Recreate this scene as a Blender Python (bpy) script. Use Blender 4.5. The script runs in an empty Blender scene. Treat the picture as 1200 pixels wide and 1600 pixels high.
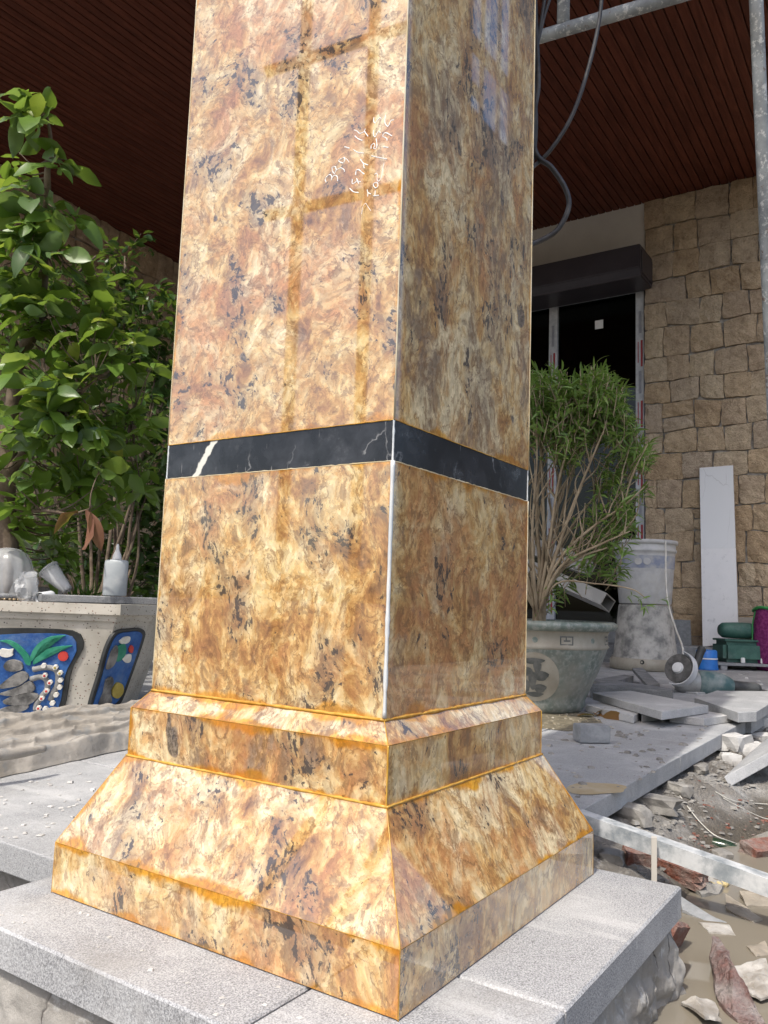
import bpy, bmesh, math, random
from mathutils import Vector, Matrix, noise as mnoise
import numpy as np

sc = bpy.context.scene
R = math.radians
rnd = random.Random(7)

# ------------------------------------------------------------------ camera
CAM = Vector((-0.58424, -0.36115, 0.33))
XC = Vector((0.55304126, -0.83245227, 0.03418459))     # image right, in world axes
YC = Vector((0.11190351, 0.03355959, -0.99315223))     # image down
ZC = Vector((0.82560461, 0.55307954, 0.11171417))      # forward
FPX = 1269.0
cam = bpy.data.cameras.new('camera'); cam_o = bpy.data.objects.new('camera', cam)
sc.collection.objects.link(cam_o)
m = Matrix((XC, -YC, -ZC)).transposed().to_4x4(); m.translation = CAM
cam_o.matrix_world = m
cam.sensor_fit = 'VERTICAL'; cam.sensor_height = 36; cam.sensor_width = 27
cam.lens = FPX / 1600 * 36; cam.clip_start = 0.02; cam.clip_end = 2000
sc.camera = cam_o

# ------------------------------------------------------------------ light
SUN_EL = R(57)
LIGHT_DIR = Vector((math.cos(SUN_EL), math.cos(SUN_EL) * 0.07, -math.sin(SUN_EL))).normalized()
world = bpy.data.worlds.new('World'); sc.world = world; world.use_nodes = True
wn = world.node_tree
sky = wn.nodes.new('ShaderNodeTexSky'); sky.sky_type = 'NISHITA'; sky.sun_disc = False
sky.sun_elevation = SUN_EL
to_sun = -LIGHT_DIR
sky.sun_rotation = math.atan2(to_sun.x, to_sun.y)
sky.dust_density = 4.0; sky.air_density = 1.0
bg = wn.nodes['Background']; bg.inputs[1].default_value = 0.15
wn.links.new(sky.outputs[0], bg.inputs[0])
sun = bpy.data.lights.new('sun', 'SUN'); sun.energy = 2.4; sun.angle = R(0.53); sun.color = (1.0, 0.95, 0.86)
sun_o = bpy.data.objects.new('sun', sun); sc.collection.objects.link(sun_o)
sun_o.rotation_euler = LIGHT_DIR.to_track_quat('-Z', 'Y').to_euler(); sun_o.location = (-4, 0, 8)
sc.view_settings.view_transform = 'Standard'; sc.view_settings.look = 'None'
sc.view_settings.exposure = 0.64; sc.view_settings.gamma = 1.0
sc.cycles.max_bounces = 7; sc.cycles.diffuse_bounces = 4; sc.cycles.glossy_bounces = 3
sc.cycles.transmission_bounces = 5; sc.cycles.transparent_max_bounces = 8
sc.cycles.use_denoising = True; sc.cycles.caustics_reflective = False; sc.cycles.caustics_refractive = False

# ------------------------------------------------------------------ helpers
col = sc.collection
def ray(px, py):
    return XC * (px - 600) + YC * (py - 800) + ZC * FPX
def onz(px, py, z=0.0):
    r = ray(px, py); return CAM + r * ((z - CAM.z) / r.z)
def onx(px, py, x):
    r = ray(px, py); return CAM + r * ((x - CAM.x) / r.x)
def ony(px, py, y):
    r = ray(px, py); return CAM + r * ((y - CAM.y) / r.y)
def at(px, py, d):
    return CAM + ray(px, py) * (d / FPX)

def obj(name, bm, mat, parent=None, smooth=False):
    me = bpy.data.meshes.new(name)
    if isinstance(bm, bmesh.types.BMesh):
        bmesh.ops.recalc_face_normals(bm, faces=bm.faces)
        bm.to_mesh(me); bm.free()
    else:
        me.from_pydata(*bm)
    if mat: me.materials.append(mat)
    if smooth:
        for p in me.polygons: p.use_smooth = True
    o = bpy.data.objects.new(name, me); col.objects.link(o)
    if parent: o.parent = parent
    return o
def tag(o, label=None, cat=None, group=None, kind=None):
    if label: o['label'] = label
    if cat: o['category'] = cat
    if group: o['group'] = group
    if kind: o['kind'] = kind
    return o
def thing(name, label, cat, group=None, loc=(0, 0, 0)):
    e = bpy.data.objects.new(name, None); col.objects.link(e); e.location = loc
    e.empty_display_size = 0.05
    return tag(e, label, cat, group)

def bevel_(bm, geom, **k):
    bmesh.ops.recalc_face_normals(bm, faces=bm.faces)
    return bmesh.ops.bevel(bm, geom=geom, **k)
def add_hull(bm, bottom, top):
    n = len(bottom)
    a = [bm.verts.new(p) for p in bottom]; b = [bm.verts.new(p) for p in top]
    bm.faces.new(a[::-1]); bm.faces.new(b)
    for i in range(n):
        j = (i + 1) % n
        bm.faces.new((a[i], a[j], b[j], b[i]))
def box(x0, x1, y0, y1, z0, z1, bev=0.0, bm=None):
    own = bm is None
    if own: bm = bmesh.new()
    q = [(x0, y0), (x1, y0), (x1, y1), (x0, y1)]
    add_hull(bm, [(x, y, z0) for x, y in q], [(x, y, z1) for x, y in q])
    if bev and own:
        bevel_(bm, geom=list(bm.edges), offset=bev, segments=2, affect='EDGES', profile=0.5)
    return bm
def prism(poly, z0, z1, bev=0.0):
    bm = bmesh.new()
    add_hull(bm, [(p[0], p[1], z0) for p in poly], [(p[0], p[1], z1) for p in poly])
    if bev: bevel_(bm, geom=list(bm.edges), offset=bev, segments=1, affect='EDGES')
    return bm
def obox(c, ax, ay, az, sx, sy, sz, bev=0.0, bm=None):
    own = bm is None
    if own: bm = bmesh.new()
    c = Vector(c); ax, ay, az = (Vector(v).normalized() for v in (ax, ay, az))
    lo = [c + ax * (sx * i) + ay * (sy * j) - az * sz for i, j in ((-1, -1), (1, -1), (1, 1), (-1, 1))]
    hi = [p + az * (2 * sz) for p in lo]
    add_hull(bm, lo, hi)
    if bev and own: bevel_(bm, geom=list(bm.edges), offset=bev, segments=2, affect='EDGES')
    return bm
def smooth_path(pts, n=6):
    pts = [Vector(p) for p in pts]
    if len(pts) < 3: return pts
    out = []
    ext = [pts[0] * 2 - pts[1]] + pts + [pts[-1] * 2 - pts[-2]]
    for i in range(1, len(ext) - 2):
        p0, p1, p2, p3 = ext[i - 1:i + 3]
        for k in range(n):
            t = k / n
            out.append(0.5 * ((2 * p1) + (p2 - p0) * t + (2 * p0 - 5 * p1 + 4 * p2 - p3) * t * t + (3 * p1 - p0 - 3 * p2 + p3) * t ** 3))
    out.append(pts[-1]); return out
def tube(bm, pts, rad, k=8, cap=True, flat=None):
    pts = [Vector(p) for p in pts]; n = len(pts)
    if not isinstance(rad, (list, tuple)): rad = [rad] * n
    elif len(rad) != n:
        rad = [rad[0] + (rad[-1] - rad[0]) * i / max(1, n - 1) for i in range(n)]
    up = None; rings = []
    for i in range(n):
        t = (pts[min(i + 1, n - 1)] - pts[max(i - 1, 0)])
        t = t.normalized() if t.length > 1e-9 else Vector((0, 0, 1))
        if up is None:
            up = t.orthogonal().normalized()
        up = (up - t * up.dot(t)); up = up.normalized() if up.length > 1e-6 else t.orthogonal().normalized()
        s = t.cross(up)
        rings.append([bm.verts.new(pts[i] + (up * math.cos(2 * math.pi * a / k) + s * math.sin(2 * math.pi * a / k)) * rad[i]) for a in range(k)])
    for i in range(n - 1):
        for a in range(k):
            b = (a + 1) % k
            bm.faces.new((rings[i][a], rings[i][b], rings[i + 1][b], rings[i + 1][a]))
    if cap:
        bm.faces.new(rings[0][::-1]); bm.faces.new(rings[-1])
def tube_obj(name, pts, rad, mat, parent=None, k=8, n=6):
    bm = bmesh.new(); p = smooth_path(pts, n) if n else pts
    tube(bm, p, rad, k); return obj(name, bm, mat, parent, True)
def lathe(prof, k=40, c=(0, 0, 0), bm=None, axis=None):
    """prof: (r, z) list; axis: optional direction"""
    if bm is None: bm = bmesh.new()
    c = Vector(c)
    az = Vector(axis).normalized() if axis else Vector((0, 0, 1))
    ax = az.orthogonal().normalized() if axis else Vector((1, 0, 0)); ay = az.cross(ax)
    rings = []
    for r, z in prof:
        if r < 1e-6: rings.append([bm.verts.new(c + az * z)])
        else: rings.append([bm.verts.new(c + az * z + (ax * math.cos(2 * math.pi * a / k) + ay * math.sin(2 * math.pi * a / k)) * r) for a in range(k)])
    for A, B in zip(rings, rings[1:]):
        for a in range(k):
            b = (a + 1) % k
            f = [A[a % len(A)], A[b % len(A)], B[b % len(B)], B[a % len(B)]]
            f = list(dict.fromkeys(f))
            if len(f) > 2: bm.faces.new(f)
    return bm
def fbm(p, o=4):
    return mnoise.fractal(Vector(p), 0.9, 2.0, o)
def rock(name, c, s, mat, seed, parent=None, flat=1.0, chunk=0.35, sub=2):
    bm = bmesh.new(); bmesh.ops.create_icosphere(bm, subdivisions=sub, radius=1)
    q = Vector((seed * 3.7, seed * 1.3, seed * 7.1))
    for v in bm.verts:
        d = v.co.normalized()
        k = 1 + chunk * mnoise.noise(d * 1.3 + q) + 0.25 * mnoise.noise(d * 3.1 + q)
        cl = 0.62
        p = Vector((max(-cl, min(cl, d.x)), max(-cl, min(cl, d.y)), max(-cl, min(cl, d.z)))) * k * 1.5
        v.co = Vector((p.x * s[0], p.y * s[1], p.z * s[2] * flat))
    o = obj(name, bm, mat, parent)
    o.location = c; o.rotation_euler = (0, 0, seed * 2.1)
    return o

# ------------------------------------------------------------------ node helpers
class Mat:
    def __init__(s, name):
        s.m = bpy.data.materials.new(name); s.m.use_nodes = True
        s.t = s.m.node_tree; s.b = s.t.nodes['Principled BSDF']; s.out = s.t.nodes['Material Output']
        s._tc = None
    def n(s, t): return s.t.nodes.new(t)
    def lk(s, a, b): s.t.links.new(a, b)
    def set(s, sock, v):
        if hasattr(v, 'links'): s.lk(v, sock)
        elif isinstance(v, (tuple, list)) and len(v) == 3 and sock.type == 'RGBA': sock.default_value = (*v, 1)
        else: sock.default_value = v
    def coord(s, which='Object'):
        if s._tc is None: s._tc = s.n('ShaderNodeTexCoord')
        return s._tc.outputs[which]
    def mapping(s, v, loc=(0, 0, 0), rot=(0, 0, 0), scale=(1, 1, 1)):
        n = s.n('ShaderNodeMapping'); s.lk(v, n.inputs[0])
        s.set(n.inputs[1], loc); s.set(n.inputs[2], rot); s.set(n.inputs[3], scale)
        return n.outputs[0]
    def noise(s, v, scale, detail=4, rough=0.55, dist=0.0, color=False):
        n = s.n('ShaderNodeTexNoise'); s.lk(v, n.inputs['Vector'])
        n.inputs['Scale'].default_value = scale; n.inputs['Detail'].default_value = detail
        n.inputs['Roughness'].default_value = rough; n.inputs['Distortion'].default_value = dist
        return n.outputs['Color' if color else 'Fac']
    def voro(s, v, scale, feature='F1', out='Distance', rand=1.0):
        n = s.n('ShaderNodeTexVoronoi'); n.feature = feature; s.lk(v, n.inputs['Vector'])
        n.inputs['Scale'].default_value = scale; n.inputs['Randomness'].default_value = rand
        return n.outputs[out]
    def ramp(s, f, stops, interp='LINEAR'):
        n = s.n('ShaderNodeValToRGB'); n.color_ramp.interpolation = interp
        el = n.color_ramp.elements
        while len(el) < len(stops): el.new(0.5)
        for e, (p, c) in zip(el, stops):
            e.position = p; e.color = (*c, 1) if isinstance(c, (tuple, list)) else (c, c, c, 1)
        s.lk(f, n.inputs[0]); return n.outputs[0]
    def mix(s, f, a, b, mode='MIX'):
        n = s.n('ShaderNodeMix'); n.data_type = 'RGBA'; n.blend_type = mode
        s.set(n.inputs['Factor'], f); s.set(n.inputs[6], a); s.set(n.inputs[7], b)
        return n.outputs[2]
    def math(s, op, a, b=0.0, clamp=False):
        n = s.n('ShaderNodeMath'); n.operation = op; n.use_clamp = clamp
        s.set(n.inputs[0], a); s.set(n.inputs[1], b); return n.outputs[0]
    def step(s, f, lo, hi, to0=0.0, to1=1.0):
        n = s.n('ShaderNodeMapRange'); n.interpolation_type = 'SMOOTHSTEP'
        s.set(n.inputs[0], f); s.set(n.inputs[1], lo); s.set(n.inputs[2], hi); s.set(n.inputs[3], to0); s.set(n.inputs[4], to1)
        return n.outputs[0]
    def sep(s, v):
        n = s.n('ShaderNodeSeparateXYZ'); s.lk(v, n.inputs[0]); return n.outputs
    def rand(s):
        return s.n('ShaderNodeObjectInfo').outputs['Random']
    def vadd(s, a, b):
        n = s.n('ShaderNodeVectorMath'); n.operation = 'ADD'; s.set(n.inputs[0], a); s.set(n.inputs[1], b); return n.outputs[0]
    def vscale(s, a, k):
        n = s.n('ShaderNodeVectorMath'); n.operation = 'SCALE'; s.set(n.inputs[0], a); s.set(n.inputs['Scale'], k); return n.outputs[0]
    def warp(s, v, scale, amt, detail=3):
        c = s.noise(v, scale, detail, color=True)
        return s.vadd(v, s.vscale(s.vadd(c, (-.5, -.5, -.5)), amt))
    def rvec(s, k=37.0):
        n = s.n('ShaderNodeCombineXYZ'); r = s.rand()
        s.set(n.inputs[0], s.math('MULTIPLY', r, k)); s.set(n.inputs[1], s.math('MULTIPLY', r, k * 1.7)); s.set(n.inputs[2], s.math('MULTIPLY', r, k * .6))
        return n.outputs[0]
    def bump(s, h, strength=0.3, dist=0.01):
        n = s.n('ShaderNodeBump'); n.inputs['Strength'].default_value = strength; n.inputs['Distance'].default_value = dist
        s.lk(h, n.inputs['Height']); s.lk(n.outputs[0], s.b.inputs['Normal']); return n
    def fin(s, color=None, rough=0.6, spec=0.5, metal=0.0):
        if color is not None: s.set(s.b.inputs['Base Color'], color)
        s.set(s.b.inputs['Roughness'], rough); s.set(s.b.inputs['Specular IOR Level'], spec); s.set(s.b.inputs['Metallic'], metal)
        return s.m
def varied(name, c0, c1, scale=12, rough=0.7, spec=0.3, bump=0.0, bscale=60, rnd_mix=0.0, dust=0.0, metal=0.0, dustcol=(.5, .47, .43), bdist=0.004):
    M = Mat(name); v = M.vadd(M.coord(), M.rvec())
    c = M.mix(M.step(M.noise(v, scale, 6, .6), .35, .65), c0, c1)
    if rnd_mix: c = M.mix(M.math('MULTIPLY', M.rand(), rnd_mix), c, tuple(x * .55 for x in c0))
    if dust:
        d = M.step(M.noise(v, scale * .6, 8, .7), .62 - dust * .35, .8 - dust * .25)
        c = M.mix(M.math('MULTIPLY', d, min(1, dust * 1.3)), c, dustcol)
        rough = M.math('ADD', M.math('MULTIPLY', d, .3), rough, clamp=True)
    if bump: M.bump(M.noise(v, bscale, 6, .65), bump, bdist)
    return M.fin(c, rough, spec, metal)

# ------------------------------------------------------------------ materials
def granite(name, off=(0, 0, 0), rot=(0, 0, 0), stretch=(1, 1, 1), warm=0.5, pale=0.5, grey=0.4, dark=0.5, glue=1.0, streak=0.4, dusty=0.14, flake=0.5, tone=1.10):
    M = Mat(name); raw = M.coord()
    v0 = M.mapping(raw, off, rot, stretch)
    wc = M.vadd(M.noise(v0, 15, 2, color=True), (-.5, -.5, -.5))
    v = M.vadd(v0, M.vscale(wc, .050))
    fine = M.noise(v0, 330, 2, .7)                      # grain
    fw = M.n('ShaderNodeCombineXYZ'); M.lk(fine, fw.inputs[0]); M.lk(fine, fw.inputs[1]); M.lk(fine, fw.inputs[2])
    vj = M.vadd(v, M.vscale(fw.outputs[0], .0045))        # jagged copy for crisp crystal edges
    # drifting clouds of cream, honey and rust
    a = M.noise(v, 13, 6, .68)
    m1 = M.noise(M.vadd(vj, (2.7, 8.1, .4)), 46, 4, .70)
    a2 = M.math('ADD', a, M.math('MULTIPLY', M.math('SUBTRACT', m1, .5), .50 + .25 * flake))
    c = M.ramp(a2, [(.26, (.155, .072, .030)), (.36, (.33, .165, .058)), (.44, (.49, .285, .098)), (.51, (.59, .405, .175)), (.59, (.65, .505, .270)), (.72, (.70, .590, .385))])
    b = M.noise(M.vadd(v, (5.1, 2.2, 9.7)), 6.0, 3, .6)   # rust-orange fields
    c = M.mix(M.math('MULTIPLY', M.step(b, .60 - .13 * warm, .74 - .13 * warm), M.step(m1, .62, .42, .30, .80)), c, M.mix(fine, (.37, .150, .052), (.53, .265, .115)))
    p = M.noise(M.vadd(v, (1.4, 17.7, 4.3)), 9, 4, .64)   # pale quartz fields
    c = M.mix(M.math('MULTIPLY', M.step(p, .62 - .13 * pale, .74 - .13 * pale), M.step(m1, .42, .58, .25, .85)), c, M.mix(fine, (.62, .51, .31), (.80, .70, .48)))
    g = M.noise(M.vadd(v, (15.4, 7.7, 1.3)), 9, 5, .66)   # smoky grey-brown drifts
    gm_ = M.math('MULTIPLY', M.step(g, .63 - .13 * grey, .74 - .13 * grey), M.step(m1, .64, .44, .15, .80))
    c = M.mix(gm_, c, M.mix(fine, (.105, .078, .058), (.32, .26, .19)))
    # hair-fine brown veining at two scales
    r1 = M.math('ABSOLUTE', M.math('SUBTRACT', M.noise(M.vadd(vj, (7.7, 3.1, 5.2)), 21, 4, .62), .5))
    c = M.mix(M.math('MULTIPLY', M.step(r1, .016, .003), .55), c, (.17, .080, .030))
    r2 = M.math('ABSOLUTE', M.math('SUBTRACT', m1, .47))
    c = M.mix(M.math('MULTIPLY', M.step(r2, .013, .002), .38), c, (.20, .095, .036))
    cv = M.n('ShaderNodeTexVoronoi'); M.lk(vj, cv.inputs['Vector']); cv.inputs['Scale'].default_value = 210
    cs = M.sep(cv.outputs['Color'])
    c = M.mix(.55, c, M.mix(cs[0], (.58, .54, .50), (1.28, 1.27, 1.24)), 'MULTIPLY')
    c = M.mix(.40, c, M.mix(fine, (.40, .37, .34), (1.5, 1.5, 1.5)), 'MULTIPLY')
    if streak > .3:                                       # fibres along the bedding
        st = M.noise(M.mapping(v, (3, 1, 2), (0, 0, 0), (1, 1, .20)), 105, 3, .7)
        c = M.mix(M.math('MULTIPLY', M.step(st, .55, .64), streak), c, (.22, .115, .045))
        c = M.mix(M.math('MULTIPLY', M.step(st, .45, .36), streak * .5), c, (.72, .62, .41))
    # rust and umber specks
    f2 = M.noise(M.mapping(vj, (4, 2, 8), (.2, .5, .1), (1, 1, .8)), 75, 4, .66)
    c = M.mix(M.math('MULTIPLY', M.step(f2, .555, .615), .62), c, M.mix(fine, (.10, .055, .028), (.30, .165, .070)))
    # dark minerals: clustered flecks with a smoky halo, single flecks, and a few big crystals
    cl = M.noise(M.vadd(v0, (9, 4, 2)), 15, 2, .5)
    fl = M.noise(M.mapping(vj, (1, 5, 3), (.6, .2, .3), (1, 1, .85)), 135, 3, .64)
    near = M.step(cl, .545 - .06 * dark, .70 - .05 * dark)
    c = M.mix(M.math('MULTIPLY', near, .34), c, (.17, .125, .10))
    th = M.math('SUBTRACT', .70, M.math('MULTIPLY', near, .165))
    c = M.mix(M.math('MULTIPLY', M.step(M.math('SUBTRACT', fl, th), -.03, .03), .90), c, (.045, .036, .033))
    c = M.mix(M.math('MULTIPLY', M.step(fine, .67, .73), .55), c, (.085, .055, .04))
    vn = M.n('ShaderNodeTexVoronoi'); M.lk(M.mapping(M.vadd(vj, M.vscale(wc, .02)), (2, 7, 1), (.3, .2, 0), (1, 1, .85)), vn.inputs['Vector']); vn.inputs['Scale'].default_value = 26
    vc = M.sep(vn.outputs['Color'])
    size = M.math('SUBTRACT', M.math('MULTIPLY', vc[0], .9), .9 - .34 * dark)
    blob = M.step(M.math('SUBTRACT', size, vn.outputs['Distance']), -.03, .04)
    c = M.mix(M.math('MULTIPLY', blob, .85), c, M.mix(M.step(fine, .42, .62), (.030, .026, .026), (.16, .13, .11)))
    # amber resin soaked into the joints
    if glue:
        ua = M.n('ShaderNodeUVMap'); ua.uv_map = 'uvA'; ub = M.n('ShaderNodeUVMap'); ub.uv_map = 'uvB'
        A = M.sep(ua.outputs[0]); B = M.sep(ub.outputs[0])
        d = M.math('MINIMUM', M.math('MINIMUM', A[1], B[1]), M.math('ADD', M.math('MINIMUM', A[0], B[0]), .003))
        d = M.math('ADD', d, M.math('MULTIPLY', M.math('SUBTRACT', M.noise(raw, 13, 4, .6), .46), .060))
        gm = M.math('MULTIPLY', M.step(d, .0085, .0015), min(1, .85 * glue))
        c = M.mix(gm, c, M.mix(.32, M.mix(1, c, (1.0, .62, .10), 'MULTIPLY'), (.44, .225, .015)))
    if tone != 1.0: c = M.mix(1.0, c, (tone, tone, tone), 'MULTIPLY')
    dm = M.step(M.noise(raw, 9, 4, .7), .58, .80)
    c = M.mix(M.math('MULTIPLY', dm, dusty), c, (.60, .57, .53))
    M.b.inputs['Coat Weight'].default_value = 1.0; M.b.inputs['Coat IOR'].default_value = 1.65; M.b.inputs['Coat Roughness'].default_value = .02
    return M.fin(c, M.math('ADD', M.math('MULTIPLY', dm, .22), .035), .7)

def band_marble(name, vein=None):
    M = Mat(name); v = M.coord()
    c = M.mix(M.step(M.noise(M.warp(v, 20, .05), 14, 6, .65), .4, .7), (.012, .013, .016), (.040, .043, .050))
    e = M.voro(M.warp(v, 22, .06, 4), 13, 'DISTANCE_TO_EDGE')
    c = M.mix(M.math('MULTIPLY', M.step(e, .018, 0), M.step(M.noise(v, 16, 3), .52, .68)), c, (.30, .30, .30))
    sc_ = M.noise(M.mapping(v, (0, 0, 0), (.4, .7, 0), (1, 1, .1)), 260, 3, .6)
    c = M.mix(M.math('MULTIPLY', M.step(sc_, .66, .72), .35), c, (.55, .54, .52))
    if vein:
        X = M.sep(M.warp(v, 60, .010))
        y0, z0, k, w = vein
        d = M.math('ABSOLUTE', M.math('SUBTRACT', M.math('SUBTRACT', X[1], y0), M.math('MULTIPLY', M.math('SUBTRACT', X[2], z0), k)))
        wn_ = M.math('MULTIPLY', M.math('ADD', M.noise(v, 90, 3), .25), w * 1.6)
        c = M.mix(M.step(M.math('SUBTRACT', wn_, d), -.0012, .0012), c, (.66, .65, .58))
    dm = M.step(M.noise(v, 25, 6, .7), .55, .8)
    c = M.mix(M.math('MULTIPLY', dm, .22), c, (.35, .36, .38))
    return M.fin(c, M.math('ADD', M.math('MULTIPLY', dm, .3), .16), .5)

def grey_granite(name, c0=(.21, .213, .22), c1=(.44, .445, .455), dust=.40, rough=.75, scale=1.0):
    M = Mat(name); v = M.vadd(M.coord(), M.rvec(3.0))
    s = M.noise(v, 620 * scale, 2, .7)
    c = M.mix(M.step(s, .36, .62), c0, c1)
    s2 = M.sep(M.voro(v, 700 * scale, 'F1', 'Color'))[0]
    c = M.mix(.5, c, M.mix(s2, (.66, .66, .67), (1.2, 1.2, 1.2)), 'MULTIPLY')
    c = M.mix(M.math('MULTIPLY', M.step(M.noise(v, 330 * scale, 2), .63, .69), .55), c, (.07, .07, .075))
    big = M.noise(v, 7, 7, .65)
    c = M.mix(M.math('MULTIPLY', M.step(big, .42, .72), dust), c, (.60, .60, .595))
    c = M.mix(M.math('MULTIPLY', M.step(M.noise(M.vadd(v, (4, 4, 4)), 5, 6, .65), .54, .72), .5), c, (.25, .24, .225))
    sw = M.noise(M.mapping(v, (0, 0, 0), (0, 0, .5), (1, .12, 1)), 26, 4, .6)
    c = M.mix(M.math('MULTIPLY', M.step(sw, .55, .7), .25), c, (.66, .66, .655))
    M.bump(M.math('ADD', M.noise(v, 260 * scale, 4, .7), M.math('MULTIPLY', M.noise(v, 30, 4), .6)), .55, .0018)
    return M.fin(c, rough, .3)

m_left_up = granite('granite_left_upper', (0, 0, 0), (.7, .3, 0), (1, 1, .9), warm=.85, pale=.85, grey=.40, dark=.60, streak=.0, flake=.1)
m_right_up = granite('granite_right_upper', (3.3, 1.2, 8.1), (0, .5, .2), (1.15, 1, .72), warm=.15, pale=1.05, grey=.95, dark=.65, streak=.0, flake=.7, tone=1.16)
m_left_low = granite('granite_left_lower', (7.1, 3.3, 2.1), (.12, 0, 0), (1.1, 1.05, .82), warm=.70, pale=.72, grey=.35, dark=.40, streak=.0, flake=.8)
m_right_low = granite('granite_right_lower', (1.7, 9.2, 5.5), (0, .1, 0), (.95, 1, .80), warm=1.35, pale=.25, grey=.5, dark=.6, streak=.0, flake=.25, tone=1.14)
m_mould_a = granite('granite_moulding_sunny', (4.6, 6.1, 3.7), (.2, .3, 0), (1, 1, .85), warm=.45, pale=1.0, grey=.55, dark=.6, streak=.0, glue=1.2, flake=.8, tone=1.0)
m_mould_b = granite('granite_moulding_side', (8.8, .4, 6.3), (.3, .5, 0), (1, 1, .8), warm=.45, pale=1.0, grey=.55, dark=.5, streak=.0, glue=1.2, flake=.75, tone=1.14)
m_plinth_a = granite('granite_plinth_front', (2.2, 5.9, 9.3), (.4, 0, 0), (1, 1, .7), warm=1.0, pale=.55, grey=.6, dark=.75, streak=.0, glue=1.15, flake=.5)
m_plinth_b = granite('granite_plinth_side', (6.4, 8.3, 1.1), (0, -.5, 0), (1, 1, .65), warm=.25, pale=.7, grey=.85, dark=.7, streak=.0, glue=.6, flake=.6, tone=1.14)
m_glue = varied('amber_resin', (.42, .20, .02), (.58, .34, .06), 60, .18, .5)
m_glue_pale = varied('pale_joint_filler', (.62, .56, .42), (.50, .40, .22), 30, .45, .4)
m_glue_white = varied('white_joint_filler', (.66, .67, .66), (.52, .56, .58), 25, .35, .5)
m_chalk = varied('chalk', (.86, .86, .84), (.78, .78, .76), 200, .9, .1)
m_slab = grey_granite('flamed_grey_granite')
m_paving = grey_granite('paving_granite', (.29, .295, .30), (.40, .405, .41), .5, .7)
m_tile = grey_granite('dusty_tile', (.36, .36, .36), (.48, .48, .475), .7, .8)
m_tile_dark = grey_granite('dark_tile', (.12, .125, .13), (.24, .245, .25), .35, .7)
def mortar_mat(name, c0, c1, c2, sc_=1.0):
    M = Mat(name); v = M.coord()
    c = M.mix(M.step(M.noise(M.warp(v, 8, .1), 9 * sc_, 8, .65), .35, .65), c0, c1)
    c = M.mix(M.math('MULTIPLY', M.step(M.noise(v, 22 * sc_, 7, .7), .56, .68), .7), c, c2)
    e = M.voro(M.warp(v, 14, .06, 4), 9 * sc_, 'DISTANCE_TO_EDGE')
    c = M.mix(M.math('MULTIPLY', M.step(e, .016, .0), M.step(M.noise(v, 10, 2), .5, .62)), c, (.07, .06, .055))
    h = M.math('ADD', M.noise(v, 55 * sc_, 8, .68), M.math('MULTIPLY', M.step(e, .03, 0), -.4))
    M.bump(h, .6, .006)
    return M.fin(c, .9, .2)
m_mortar = mortar_mat('cement_mortar', (.23, .215, .195), (.33, .315, .29), (.50, .50, .49))
m_mud = None
def mud_mat():
    M = Mat('mud'); v = M.coord(); X = M.sep(v)
    n1 = M.noise(M.warp(v, 3, .3), 3.5, 9, .66)
    c = M.ramp(n1, [(.3, (.10, .088, .075)), (.45, (.17, .153, .132)), (.58, (.28, .265, .243)), (.72, (.44, .43, .41))])
    c = M.mix(M.math('MULTIPLY', M.step(M.noise(v, 18, 7, .7), .55, .72), .6), c, (.46, .45, .43))
    c = M.mix(M.math('MULTIPLY', M.step(M.noise(v, 60, 4, .7), .6, .7), .7), c, (.085, .075, .065))
    wet = M.step(X[2], -.092, -.118)
    c = M.mix(wet, c, (.115, .098, .075))
    ro = M.math('SUBTRACT', .9, M.math('MULTIPLY', wet, .45))
    M.bump(M.math('ADD', M.noise(v, 40, 9, .7), M.noise(v, 160, 4, .6)), .8, .010)
    return M.fin(c, ro, .35)
m_mud = mud_mat()
def wood_mat():
    M = Mat('ceiling_wood'); v = M.vadd(M.mapping(M.coord(), (0, 0, 0), (0, 0, 0), (.12, 1, 1)), M.rvec())
    c = M.mix(M.step(M.noise(v, 26, 7, .7, .6), .35, .68), (.085, .024, .014), (.155, .046, .027))
    c = M.mix(M.math('MULTIPLY', M.rand(), .35), c, (.065, .019, .012))
    M.bump(M.noise(v, 60, 5), .15, .002)
    return M.fin(c, .6, .2)
m_wood = wood_mat()
def wallstone_mat():
    M = Mat('wall_stone'); v = M.vadd(M.coord(), M.rvec())
    r = M.rand()
    c = M.ramp(r, [(0, (.58, .44, .29)), (.3, (.66, .53, .37)), (.55, (.60, .485, .36)), (.8, (.70, .59, .43)), (1, (.55, .46, .37))])
    c = M.mix(.75, c, M.ramp(M.noise(v, 14, 8, .68), [(.3, (.45, .38, .33)), (.5, (.85, .8, .75)), (.72, (1.15, 1.12, 1.05))]), 'MULTIPLY')
    c = M.mix(M.math('MULTIPLY', M.step(M.noise(v, 90, 4, .7), .55, .7), .55), c, (.16, .105, .065))
    c = M.mix(M.math('MULTIPLY', M.step(M.noise(v, 130, 3, .7), .60, .7), .5), c, (.62, .52, .40))
    M.bump(M.math('ADD', M.noise(v, 32, 8, .72), M.math('MULTIPLY', M.noise(v, 110, 4), .5)), 1.0, .022)
    return M.fin(c, .9, .2)
m_wallstone = wallstone_mat()
m_joint = varied('wall_joint', (.20, .19, .175), (.46, .44, .41), 20, .95, .1, .4, 50)
m_plaster = varied('white_plaster', (.60, .59, .57), (.66, .65, .63), 3, .85, .2)
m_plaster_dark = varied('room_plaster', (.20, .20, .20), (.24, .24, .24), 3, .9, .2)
m_shutter = varied('dark_aluminium', (.040, .034, .042), (.050, .044, .052), 5, .38, .5, dust=.12, dustcol=(.14, .13, .135))
m_film = varied('protective_film', (.44, .46, .50), (.55, .57, .60), 30, .45, .4)
m_red = varied('red_print', (.30, .03, .04), (.36, .05, .06), 30, .5, .3)
m_greyprint = varied('grey_print', (.26, .27, .31), (.32, .33, .37), 30, .5, .3)
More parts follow.
